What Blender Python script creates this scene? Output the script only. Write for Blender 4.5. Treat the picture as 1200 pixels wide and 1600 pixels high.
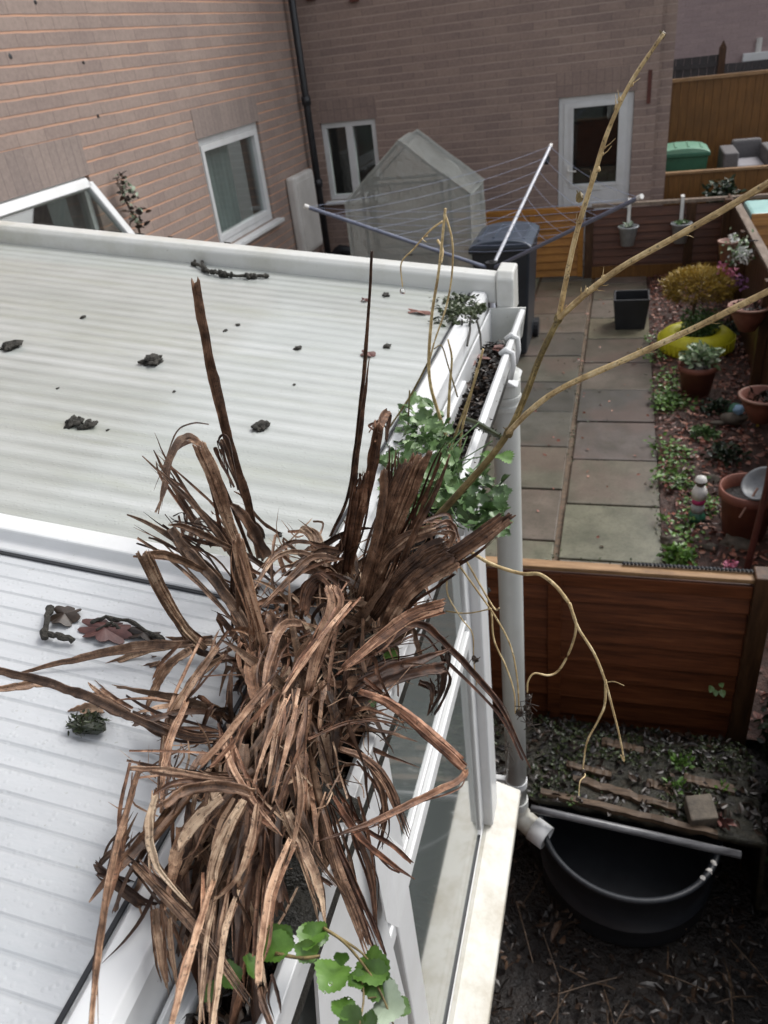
import bpy, math, random
from mathutils import Vector, Matrix, noise
R = math.radians
random.seed(7)
S = bpy.context.scene
COL = S.collection
for _o in list(bpy.data.objects): bpy.data.objects.remove(_o)

# ---------------------------------------------------------------- camera
# world: ground z = 0, +Y along the garden, conservatory eave parallel to Y; camera above the gutter
CZ = 2.65
RX = Vector((.95977, .04728, -.27679)); RY = Vector((.25871, -.52954, .80787)); RU = Vector((-.10857, -.84681, -.52111))
F = 1200.0
cam_right = Vector((RX[0], RY[0], RU[0])); cam_down = Vector((RX[1], RY[1], RU[1])); cam_fwd = Vector((RX[2], RY[2], RU[2]))
cd = bpy.data.cameras.new('camera'); cam = bpy.data.objects.new('camera', cd); COL.objects.link(cam)
m = Matrix(((cam_right[0], -cam_down[0], -cam_fwd[0]), (cam_right[1], -cam_down[1], -cam_fwd[1]), (cam_right[2], -cam_down[2], -cam_fwd[2])))
cam.matrix_world = Matrix.Translation((0, 0, CZ)) @ m.to_4x4()
cd.sensor_fit = 'HORIZONTAL'; cd.sensor_width = 36; cd.lens = 36
cd.clip_start = .02; cd.clip_end = 400
cd.dof.use_dof = True; cd.dof.focus_distance = .78; cd.dof.aperture_fstop = 17
S.camera = cam
S.render.resolution_x = 768; S.render.resolution_y = 1024

# ---------------------------------------------------------------- world: rainy overcast daylight
w = bpy.data.worlds.new('World'); S.world = w; w.use_nodes = True
nt = w.node_tree; bg = nt.nodes['Background']
sky = nt.nodes.new('ShaderNodeTexSky'); sky.sky_type = 'NISHITA'; sky.sun_disc = False
sky.sun_elevation = R(50); sky.sun_rotation = R(40); sky.air_density = 1.0; sky.dust_density = 3.0
hs = nt.nodes.new('ShaderNodeHueSaturation'); hs.inputs['Saturation'].default_value = .22
nt.links.new(sky.outputs[0], hs.inputs['Color']); nt.links.new(hs.outputs[0], bg.inputs['Color'])
bg.inputs['Strength'].default_value = .12
sd = bpy.data.lights.new('sun', 'SUN'); sd.energy = .7; sd.angle = R(25); sd.color = (1, .97, .93)
sun = bpy.data.objects.new('sun', sd); COL.objects.link(sun)
_d = Vector((math.sin(R(40)) * math.cos(R(50)), math.cos(R(40)) * math.cos(R(50)), math.sin(R(50))))
sun.rotation_euler = _d.to_track_quat('Z', 'Y').to_euler()
S.view_settings.view_transform = 'Standard'; S.view_settings.look = 'None'
S.view_settings.exposure = 1.1; S.view_settings.gamma = 1

# ---------------------------------------------------------------- survey helpers: sight line of the survey -> point on a known plane
def ray(x, y):
    v = Vector((x - 600, y - 800, F)); return Vector((RX.dot(v), RY.dot(v), RU.dot(v))).normalized()
def Pz(x, y, z): d = ray(x, y); t = (z - CZ) / d.z; return Vector((d.x * t, d.y * t, z))
def Py(x, y, Y): d = ray(x, y); t = Y / d.y; return Vector((d.x * t, Y, CZ + d.z * t))
def Px(x, y, X): d = ray(x, y); t = X / d.x; return Vector((X, d.y * t, CZ + d.z * t))
XE, ZE, SL = -.335, 2.10, .14
def Pr(x, y, lift=0):
    d = ray(x, y); t = (ZE + lift + SL * XE - CZ) / (d.z + SL * d.x); return Vector((d.x * t, d.y * t, CZ + d.z * t))
def roofz(X): return ZE - SL * (X - XE)
def rnd(a, b): return random.uniform(a, b)

# ---------------------------------------------------------------- materials
MATS = {}
class NT:
    def __init__(s, name, rough=.6, spec=.5):
        s.m = bpy.data.materials.new(name); s.m.use_nodes = True; s.t = s.m.node_tree
        s.b = s.t.nodes['Principled BSDF']; s.b.inputs['Roughness'].default_value = rough
        s.b.inputs['Specular IOR Level'].default_value = spec; MATS[name] = s.m
    def n(s, typ, **kw):
        nd = s.t.nodes.new(typ)
        for k, v in kw.items():
            if k.startswith('i_'):
                key = k[2:]
                nd.inputs[int(key) if key.isdigit() else key.replace('_', ' ')].default_value = v
            else: setattr(nd, k, v)
        return nd
    def l(s, a, b): s.t.links.new(a, b)
    def coord(s, kind='Object', scale=(1, 1, 1), rot=(0, 0, 0)):
        tc = s.n('ShaderNodeTexCoord'); mp = s.n('ShaderNodeMapping')
        mp.inputs['Scale'].default_value = scale; mp.inputs['Rotation'].default_value = rot
        s.l(tc.outputs[kind], mp.inputs['Vector']); return mp.outputs[0]
    def noise(s, vec, scale, detail=4, rough=.6):
        nd = s.n('ShaderNodeTexNoise'); nd.inputs['Scale'].default_value = scale
        nd.inputs['Detail'].default_value = detail; nd.inputs['Roughness'].default_value = rough
        if vec is not None: s.l(vec, nd.inputs['Vector'])
        return nd.outputs[0]
    def ramp(s, fac, stops):
        nd = s.n('ShaderNodeValToRGB'); e = nd.color_ramp.elements
        while len(e) > 1: e.remove(e[-1])
        e[0].position = stops[0][0]; e[0].color = (*stops[0][1], 1)
        for p, c in stops[1:]:
            x = e.new(p); x.color = (*c, 1)
        s.l(fac, nd.inputs[0]); return nd.outputs[0]
    def mix(s, fac, a, b, mode='MIX'):
        nd = s.n('ShaderNodeMix', data_type='RGBA', blend_type=mode)
        for sock, v in ((nd.inputs[0], fac), (nd.inputs[6], a), (nd.inputs[7], b)):
            if isinstance(v, (int, float)): sock.default_value = v
            elif isinstance(v, tuple): sock.default_value = (*v, 1)
            else: s.l(v, sock)
        return nd.outputs[2]
    def math(s, op, a, b=0.0, c=None):
        nd = s.n('ShaderNodeMath', operation=op)
        for i, v in enumerate((a, b) if c is None else (a, b, c)):
            if isinstance(v, (int, float)): nd.inputs[i].default_value = v
            else: s.l(v, nd.inputs[i])
        return nd.outputs[0]
    def col(s, c):
        if isinstance(c, tuple): s.b.inputs['Base Color'].default_value = (*c, 1)
        else: s.l(c, s.b.inputs['Base Color'])
        return s
    def bump(s, h, strength=.3, dist=.01):
        nd = s.n('ShaderNodeBump'); nd.inputs['Strength'].default_value = strength; nd.inputs['Distance'].default_value = dist
        s.l(h, nd.inputs['Height']); s.l(nd.outputs[0], s.b.inputs['Normal']); return s

def mottled(name, c1, c2, scale=8, rough=.6, bump=.2, bd=.004, stretch=(1, 1, 1), spec=.5, c3=None):
    s = NT(name, rough, spec); v = s.coord(scale=stretch); n1 = s.noise(v, scale, 6, .65)
    st = [(.3, c1), (.7, c2)]
    if c3: st = [(.3, c1), (.5, c3), (.7, c2)]
    s.col(s.ramp(n1, st)); s.bump(s.noise(v, scale * 4, 4), bump, bd); return s.m

def pvc(name, base, dirt, amount=.5, rough=.28, scale=5):
    s = NT(name, rough); v = s.coord()
    n1 = s.noise(v, scale, 8, .7); n2 = s.noise(v, scale * 22, 3, .7)
    f = s.math('MULTIPLY', s.ramp(n1, [(.45, (0, 0, 0)), (.75, (1, 1, 1))]), amount)
    c = s.mix(f, base, dirt)
    c = s.mix(s.math('MULTIPLY', s.ramp(n2, [(.68, (0, 0, 0)), (.78, (1, 1, 1))]), amount * .8), c, tuple(k * .35 for k in dirt))
    s.col(c); s.bump(n1, .05, .002); return s.m
pvc('white_pvc', (.65, .66, .665), (.42, .42, .38), .4)
pvc('grimy_pvc', (.60, .605, .58), (.38, .37, .29), .7)
pvc('sill_pvc', (.50, .49, .44), (.28, .23, .15), .9, .4, 9)
pvc('old_pvc', (.52, .53, .5), (.3, .3, .22), .7, .4)
pvc('downpipe_pvc', (.50, .51, .49), (.38, .39, .34), .45, .3)

# polycarbonate roof sheet: ribs run down the slope (X), colour bands and wet film
def poly(name, base, dark, ribdark, pitch, soft=False):
    s = NT(name, .22, .5); v = s.coord(); sp = s.n('ShaderNodeSeparateXYZ'); s.l(v, sp.inputs[0])
    fr = s.math('FRACT', s.math('DIVIDE', sp.outputs[1], pitch))
    rib = s.math('ABSOLUTE', s.math('SUBTRACT', fr, .5))                # 0 mid, .5 at the web
    web = s.ramp(rib, [(.16, (0, 0, 0)), (.42, (1, 1, 1))] if soft else [(.38, (0, 0, 0)), (.46, (1, 1, 1))])
    n1 = s.noise(s.coord(scale=(.6, 2.2, 1)), 3.5, 6, .65)
    c = s.mix(s.ramp(n1, [(.35, (0, 0, 0)), (.7, (1, 1, 1))]), dark, base)
    nb = s.noise(s.coord(scale=(1, .5, 1)), 9, 3, .5)
    c = s.mix(s.math('MULTIPLY', web, s.ramp(nb, [(.2, (.25, .25, .25)), (.75, (1, 1, 1))])), c, ribdark)
    if soft:
        f2 = s.math('ABSOLUTE', s.math('SUBTRACT', s.math('FRACT', s.math('DIVIDE', sp.outputs[1], pitch / 3)), .5))
        c = s.mix(s.math('MULTIPLY', s.ramp(f2, [(.3, (0, 0, 0)), (.46, (1, 1, 1))]), s.math('MULTIPLY', nb, .5)), c, ribdark)
        far = s.ramp(s.math('ADD', sp.outputs[1], s.math('MULTIPLY', n1, .12)), [(0, (0, 0, 0)), (1, (1, 1, 1))])
        edge = s.n('ShaderNodeMapRange', i_1=1.56, i_2=1.78); s.l(s.math('ADD', sp.outputs[1], s.math('MULTIPLY', n1, .12)), edge.inputs[0])
        c = s.mix(s.math('MULTIPLY', edge.outputs[0], .7), c, (.33, .34, .25))
    st = s.noise(s.coord(scale=(.25, 1.6, 1)), 7, 7, .75)
    c = s.mix(s.math('MULTIPLY', s.ramp(st, [(.50, (0, 0, 0)), (.66, (1, 1, 1))]), .5), c, (.30, .315, .25) if soft else (.34, .37, .39))
    n2 = s.noise(v, 120, 2, .7)
    c = s.mix(s.math('MULTIPLY', s.ramp(n2, [(.70, (0, 0, 0)), (.76, (1, 1, 1))]), .5), c, (.25, .25, .2))
    s.col(c)
    nw = s.noise(s.coord(scale=(1, 1.6, 1)), 45, 3, .6)
    drops = s.n('ShaderNodeTexVoronoi'); drops.inputs['Scale'].default_value = 130; s.l(v, drops.inputs['Vector'])
    dr = s.ramp(drops.outputs['Distance'], [(.0, (1, 1, 1)), (.35, (0, 0, 0))])
    h = s.math('ADD', s.math('MULTIPLY', web, -.5), s.math('ADD', s.math('MULTIPLY', nw, .5), s.math('MULTIPLY', dr, .35)))
    s.bump(h, .5, .003)
    s.b.inputs['Coat Weight'].default_value = .8; s.b.inputs['Coat Roughness'].default_value = .09; s.b.inputs['Coat IOR'].default_value = 1.4
    s.l(s.math('ADD', s.math('MULTIPLY', nw, .3), .25), s.b.inputs['Roughness'])
    return s.m
poly('polycarbonate_green', (.47, .485, .475), (.33, .35, .325), (.275, .29, .27), .040, True)
poly('polycarbonate_blue', (.52, .535, .55), (.42, .435, .45), (.34, .355, .37), .0235)

# dead leaf: fibres run along the blade (UV: u across, v along in metres)
def leafmat(name, dark, mid, light, rough=.42):
    s = NT(name, rough, .35); tc = s.n('ShaderNodeTexCoord')
    at = s.n('ShaderNodeAttribute', attribute_name='tint'); sp = s.n('ShaderNodeSeparateColor'); s.l(at.outputs['Color'], sp.inputs[0])
    def mp(sc):
        q = s.n('ShaderNodeMapping'); q.inputs['Scale'].default_value = sc
        s.l(tc.outputs['UV'], q.inputs['Vector']); return q.outputs[0]
    ad = s.n('ShaderNodeVectorMath', operation='ADD'); 
    f1 = s.noise(mp((6500, 22, 1)), .28, 6, .75)
    f2 = s.noise(mp((900, 30, 1)), .5, 4, .6)
    f3 = s.noise(s.coord(), 55, 4, .65)
    k = s.math('ADD', s.math('MULTIPLY', f1, .8), s.math('MULTIPLY', f3, .85))
    k = s.math('ADD', k, s.math('MULTIPLY', s.math('SUBTRACT', sp.outputs[0], .5), .42))
    k = s.math('SUBTRACT', k, .33)
    c = s.ramp(k, [(.30, dark), (.46, tuple((a + b) / 2 for a, b in zip(dark, mid))), (.56, mid), (.74, light)])
    red = s.mix(sp.outputs[1], (1, 1, 1), (1.12, .78, .68)); c = s.mix(1.0, c, red, 'MULTIPLY')
    sps = s.ramp(s.noise(s.coord(), 330, 2, .6), [(.60, (0, 0, 0)), (.66, (1, 1, 1))])
    c = s.mix(s.math('MULTIPLY', sps, .65), c, (.02, .013, .01))
    s.col(c); s.bump(s.math('ADD', f1, s.math('MULTIPLY', f2, .5)), .45, .0010)
    s.b.inputs['Subsurface Weight'].default_value = 0
    return s.m
leafmat('dead_leaf', (.038, .021, .013), (.225, .140, .088), (.54, .41, .285))
leafmat('straw_stem', (.22, .14, .06), (.56, .42, .21), (.78, .66, .42))
leafmat('green_brown_stem', (.07, .05, .02), (.20, .15, .06), (.38, .30, .14))

def greenleaf(name, a, b, c3):
    s = NT(name, .38, .5); at = s.n('ShaderNodeAttribute', attribute_name='tint'); sp = s.n('ShaderNodeSeparateColor'); s.l(at.outputs['Color'], sp.inputs[0])
    n1 = s.noise(s.coord(), 90, 4, .6)
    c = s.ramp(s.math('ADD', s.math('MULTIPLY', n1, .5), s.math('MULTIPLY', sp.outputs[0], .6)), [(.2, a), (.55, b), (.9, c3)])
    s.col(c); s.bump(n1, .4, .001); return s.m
greenleaf('weed_green', (.03, .06, .018), (.085, .16, .05), (.19, .29, .12))
greenleaf('bright_green', (.025, .055, .008), (.07, .15, .022), (.15, .27, .06))
greenleaf('pale_underside', (.28, .36, .24), (.40, .48, .36), (.5, .58, .46))
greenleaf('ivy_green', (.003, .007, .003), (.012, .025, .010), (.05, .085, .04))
greenleaf('conifer_gold', (.10, .065, .01), (.30, .19, .03), (.46, .33, .08))
greenleaf('variegated', (.05, .10, .04), (.22, .32, .16), (.62, .66, .52))
greenleaf('bark_chip', (.045, .018, .013), (.22, .07, .045), (.44, .24, .17))
greenleaf('leaf_litter', (.006, .004, .004), (.028, .018, .012), (.11, .065, .04))  # darkened so the colour itself holds house shade over bank and ground
greenleaf('moss', (.008, .011, .004), (.024, .035, .010), (.06, .085, .026))
greenleaf('red_leaf', (.05, .02, .02), (.14, .06, .05), (.26, .13, .1))

def brick(name, axis, c1, c2, mortar, course, thick=.12, strong=1.0, vertical=False):
    s = NT(name, .75, .3); tc = s.n('ShaderNodeTexCoord'); sp = s.n('ShaderNodeSeparateXYZ'); s.l(tc.outputs['Object'], sp.inputs[0])
    cb = s.n('ShaderNodeCombineXYZ'); s.l(sp.outputs[1 if axis == 'y' else 0], cb.inputs[0]); s.l(sp.outputs[2], cb.inputs[1])
    v = cb.outputs[0]
    br = s.n('ShaderNodeTexBrick'); br.inputs['Scale'].default_value = 1
    if vertical: br.inputs['Brick Width'].default_value = course; br.inputs['Row Height'].default_value = .4; br.offset = 0
    else: br.inputs['Brick Width'].default_value = course * 3.2; br.inputs['Row Height'].default_value = course
    br.inputs['Mortar Size'].default_value = .0045; br.inputs['Mortar Smooth'].default_value = .6
    br.inputs['Color1'].default_value = (*c1, 1); br.inputs['Color2'].default_value = (*c2, 1)
    br.inputs['Mortar'].default_value = (*(k * .5 for k in c1), 1); br.inputs['Bias'].default_value = 0
    s.l(v, br.inputs['Vector'])
    n1 = s.noise(v, 2.2, 6, .65); n2 = s.noise(v, 30, 4, .7)
    c = s.mix(.5, br.outputs[0], s.ramp(n1, [(.3, c1), (.7, c2)]))
    c = s.mix(.35, c, s.ramp(n2, [(.3, (.35, .35, .35)), (.7, (.75, .75, .75))]), 'OVERLAY')
    fr = s.math('FRACT', s.math('ADD', s.math('DIVIDE', sp.outputs[2], course), s.math('MULTIPLY', s.math('SUBTRACT', s.noise(v, 6, 2), .5), .10)))
    line = s.ramp(fr, [(.0, (1, 1, 1)), (thick, (1, 1, 1)), (thick + .05, (0, 0, 0)), (.97, (0, 0, 0)), (1, (1, 1, 1))])
    if not vertical:
        lf = s.math('MULTIPLY', s.math('MULTIPLY', line, s.ramp(s.noise(v, 1.3, 4, .6), [(.25, (.35, .35, .35)), (.6, (1, 1, 1))])), strong)
        c = s.mix(lf, c, mortar)
        s.bump(s.math('SUBTRACT', s.math('MULTIPLY', n2, .3), line), .5, .006)
    s.col(c); return s.m
BW1, BW2 = (.20, .135, .115), (.27, .185, .155)
COURSE = .0889
brick('brick_left', 'y', (.245, .19, .17), (.335, .262, .225), (.58, .33, .22), COURSE, .11, .95)
brick('brick_back', 'x', (.215, .16, .145), (.33, .245, .205), (.46, .36, .31), .085, .14, .75)
brick('brick_side', 'y', (.265, .195, .185), (.335, .25, .215), (.43, .33, .29), .085, .13, .6)
brick('brick_far', 'x', (.29, .22, .22), (.37, .28, .27), (.44, .34, .32), .085, .13, .5)
brick('brick_soldier_left', 'y', (.22, .18, .165), (.305, .245, .215), (.4, .3, .27), .085, vertical=True)
brick('brick_soldier_back', 'x', (.215, .16, .145), (.30, .225, .19), (.4, .3, .27), .085, vertical=True)
brick('brick_plinth', 'y', (.10, .06, .05), (.16, .1, .08), (.2, .17, .14), .075)

def wood(name, c1, c2, c3, stretch, rough=.42, scale=6):
    s = NT(name, rough, .35); v = s.coord(scale=stretch); n1 = s.noise(v, scale, 6, .7); n2 = s.noise(s.coord(), 2.5, 4, .6)
    c = s.ramp(n1, [(.3, c1), (.55, c2), (.75, c3)])
    c = s.mix(.5, c, s.ramp(n2, [(.3, (.55, .55, .55)), (.7, (1.1, 1.05, 1))]), 'MULTIPLY')
    s.col(c); s.bump(n1, .35, .003); return s.m
wood('red_fence_wood', (.055, .017, .007), (.15, .047, .018), (.23, .085, .034), (.7, 6, 12))
wood('brown_fence_wood', (.10, .045, .014), (.20, .095, .028), (.31, .16, .05), (12, 6, .7))
wood('orange_wood', (.27, .11, .022), (.42, .19, .04), (.52, .26, .07), (.8, 6, 10))
wood('back_fence_wood', (.06, .022, .012), (.125, .045, .022), (.19, .075, .035), (.7, 6, 12))
wood('side_fence_wood', (.035, .018, .01), (.08, .04, .02), (.14, .075, .04), (6, 8, .8))
wood('pale_cap_wood', (.16, .09, .045), (.33, .20, .10), (.46, .30, .17), (1, 5, 5))
wood('grey_cap_wood', (.12, .09, .07), (.24, .19, .15), (.36, .30, .25), (5, 1, 5))
wood('rotten_wood', (.016, .011, .007), (.085, .055, .034), (.24, .165, .11), (.8, 8, 8), .6)
wood('dark_fence_wood', (.035, .035, .04), (.06, .06, .066), (.09, .085, .085), (8, 8, 1))
mottled('wet_soil', (.004, .003, .003), (.018, .012, .009), 14, .45, .8, .02)
mottled('bank_soil', (.006, .005, .004), (.04, .03, .018), 22, .6, .9, .01, c3=(.017, .016, .008))
mottled('bed_soil', (.035, .017, .013), (.11, .05, .036), 16, .6, .8, .02, c3=(.06, .03, .022))
mottled('gutter_sludge', (.008, .008, .006), (.035, .032, .024), 40, .4, .9, .01)
mottled('concrete', (.12, .12, .10), (.22, .21, .18), 4, .6, .2)
mottled('tub_plastic', (.009, .011, .015), (.019, .022, .028), 5, .5, .15, .003)
mottled('black_plastic', (.010, .011, .014), (.021, .023, .028), 6, .5, .1)
mottled('bin_plastic', (.012, .016, .022), (.024, .030, .040), 5, .36, .08)
mottled('bin_lid_plastic', (.035, .05, .075), (.07, .09, .12), 5, .3, .08)
mottled('green_plastic', (.02, .10, .06), (.04, .15, .09), 5, .4, .1)
mottled('green_lid', (.12, .30, .20), (.2, .38, .28), 5, .4, .1)
mottled('terracotta', (.14, .045, .03), (.24, .085, .055), 9, .6, .2)
mottled('terracotta_pale', (.22, .11, .08), (.34, .2, .15), 9, .6, .2)
mottled('rattan_grey', (.085, .08, .082), (.15, .145, .15), 60, .7, .5, .004)
mottled('cushion_grey', (.24, .23, .25), (.32, .31, .33), 30, .9, .2)
mottled('tyre_yellow', (.45, .42, .012), (.62, .60, .03), 12, .5, .3, c3=(.55, .52, .02))
mottled('grey_plastic', (.13, .14, .15), (.24, .25, .26), 12, .4, .2)
mottled('galvanised', (.30, .32, .33), (.48, .50, .50), 18, .35, .1)
mottled('teal_plastic', (.30, .52, .50), (.44, .66, .62), 6, .35, .1)
mottled('pole_metal', (.03, .03, .033), (.18, .18, .19), 22, .3, .1, stretch=(.5, 3, 3))
mottled('airer_metal', (.33, .35, .40), (.5, .52, .57), 12, .3, .05)
mottled('airer_arm', (.10, .115, .17), (.17, .19, .26), 12, .35, .05)
mottled('cord_blue', (.20, .24, .36), (.34, .38, .50), 20, .5, .05)
mottled('dark_pipe', (.012, .013, .016), (.025, .026, .03), 12, .35, .1)
mottled('curtain', (.5, .52, .54), (.75, .77, .78), 1.2, .9, .3, .02, stretch=(1, 6, .6))
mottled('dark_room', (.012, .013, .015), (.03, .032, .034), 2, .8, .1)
mottled('stone', (.05, .042, .034), (.15, .125, .095), 20, .8, .5)
mottled('white_paint', (.62, .61, .58), (.78, .77, .74), 14, .5, .1)
mottled('yellow_paint', (.6, .42, .05), (.8, .62, .15), 14, .4, .1)
mottled('blue_paint', (.12, .25, .42), (.3, .45, .6), 14, .4, .1)
mottled('pink_petal', (.5, .12, .22), (.75, .32, .42), 30, .6, .1)
mottled('white_petal', (.65, .65, .62), (.8, .8, .78), 30, .6, .1)
mottled('magenta_paint', (.4, .02, .12), (.55, .05, .2), 30, .5, .1)
mottled('purple_petal', (.25, .1, .25), (.42, .2, .4), 30, .6, .1)
mottled('rusty_red', (.06, .015, .01), (.13, .035, .025), 14, .6, .2)
mottled('weathered_white', (.52, .50, .47), (.66, .64, .61), 3, .6, .2, c3=(.6, .58, .55))
mottled('moss_lump', (.008, .008, .006), (.045, .04, .03), 60, .7, .9, .006)
mottled('interior_floor', (.18, .18, .17), (.25, .25, .23), 3, .7, .1)

def film(name):     # translucent greenhouse cover with a faint grid
    s = NT(name, .4, .4); v = s.coord(); n1 = s.noise(v, 3, 5, .6)
    s.col(s.ramp(n1, [(.3, (.58, .62, .58)), (.7, (.78, .81, .77))]))
    tr = s.n('ShaderNodeBsdfTransparent'); tl = s.n('ShaderNodeBsdfTranslucent', i_Color=(.55, .6, .56, 1))
    m1 = s.n('ShaderNodeMixShader'); m1.inputs[0].default_value = .35; s.l(s.b.outputs[0], m1.inputs[1]); s.l(tl.outputs[0], m1.inputs[2])
    m2 = s.n('ShaderNodeMixShader'); m2.inputs[0].default_value = .52; s.l(m1.outputs[0], m2.inputs[1]); s.l(tr.outputs[0], m2.inputs[2])
    s.l(m2.outputs[0], s.t.nodes['Material Output'].inputs[0]); s.bump(s.noise(v, 7, 6, .65), 1.0, .06); return s.m
film('greenhouse_film')
def glass(name, tint, rough=.03, trans=.55, refl=None):
    s = NT(name, rough, .5); s.col(tint)
    gl = s.n('ShaderNodeBsdfGlossy'); gl.inputs['Roughness'].default_value = rough
    tr = s.n('ShaderNodeBsdfTransparent'); tr.inputs[0].default_value = (.8, .85, .83, 1)
    fr = s.n('ShaderNodeLayerWeight'); fr.inputs[0].default_value = .5; ff = s.math('ADD', .06, s.math('MULTIPLY', s.math('POWER', fr.outputs['Facing'], 3.0), refl or .9))
    m0 = s.n('ShaderNodeMixShader'); m0.inputs[0].default_value = trans; s.l(s.b.outputs[0], m0.inputs[1]); s.l(tr.outputs[0], m0.inputs[2])
    m1 = s.n('ShaderNodeMixShader'); s.l(s.math('MINIMUM', ff, .9), m1.inputs[0])
    s.l(m0.outputs[0], m1.inputs[1]); s.l(gl.outputs[0], m1.inputs[2])
    s.l(m1.outputs[0], s.t.nodes['Material Output'].inputs[0]); return s.m
glass('window_glass', (.05, .055, .06), .02, .95)
glass('conservatory_glass', (.25, .28, .27), .05, .2, .62)  # pale diffuse colour stands in for reflected sky and a bright interior
sN = NT('water_drop', .0, .5); sN.b.inputs['Transmission Weight'].default_value = 1; sN.b.inputs['IOR'].default_value = 1.33; sN.col((1, 1, 1))
# paving: each slab carries its own colour
sN = NT('slab_paving', .3, .5); at = sN.n('ShaderNodeAttribute', attribute_name='tint')
v = sN.coord(); n1 = sN.noise(v, 5, 6, .65); n2 = sN.noise(v, 60, 4, .7)
c = sN.mix(.75, at.outputs['Color'], sN.ramp(n1, [(.3, (.25, .26, .22)), (.7, (.68, .66, .62))]), 'OVERLAY')
n4 = sN.noise(v, 14, 5, .75)
c = sN.mix(sN.math('MULTIPLY', sN.ramp(n4, [(.48, (0, 0, 0)), (.62, (1, 1, 1))]), .45), c, (.075, .07, .05))
c = sN.mix(sN.math('MULTIPLY', sN.ramp(sN.noise(v, 1.4, 4, .6), [(.5, (0, 0, 0)), (.62, (1, 1, 1))]), .45), c, (.15, .10, .085))
c = sN.mix(sN.math('MULTIPLY', sN.ramp(n2, [(.52, (0, 0, 0)), (.7, (1, 1, 1))]), .5), c, (.05, .05, .035))
sN.col(c); sN.bump(n2, .25, .004)
mottled('joint_sand', (.06, .05, .035), (.20, .14, .09), 20, .8, .4, c3=(.13, .09, .06))

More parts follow.
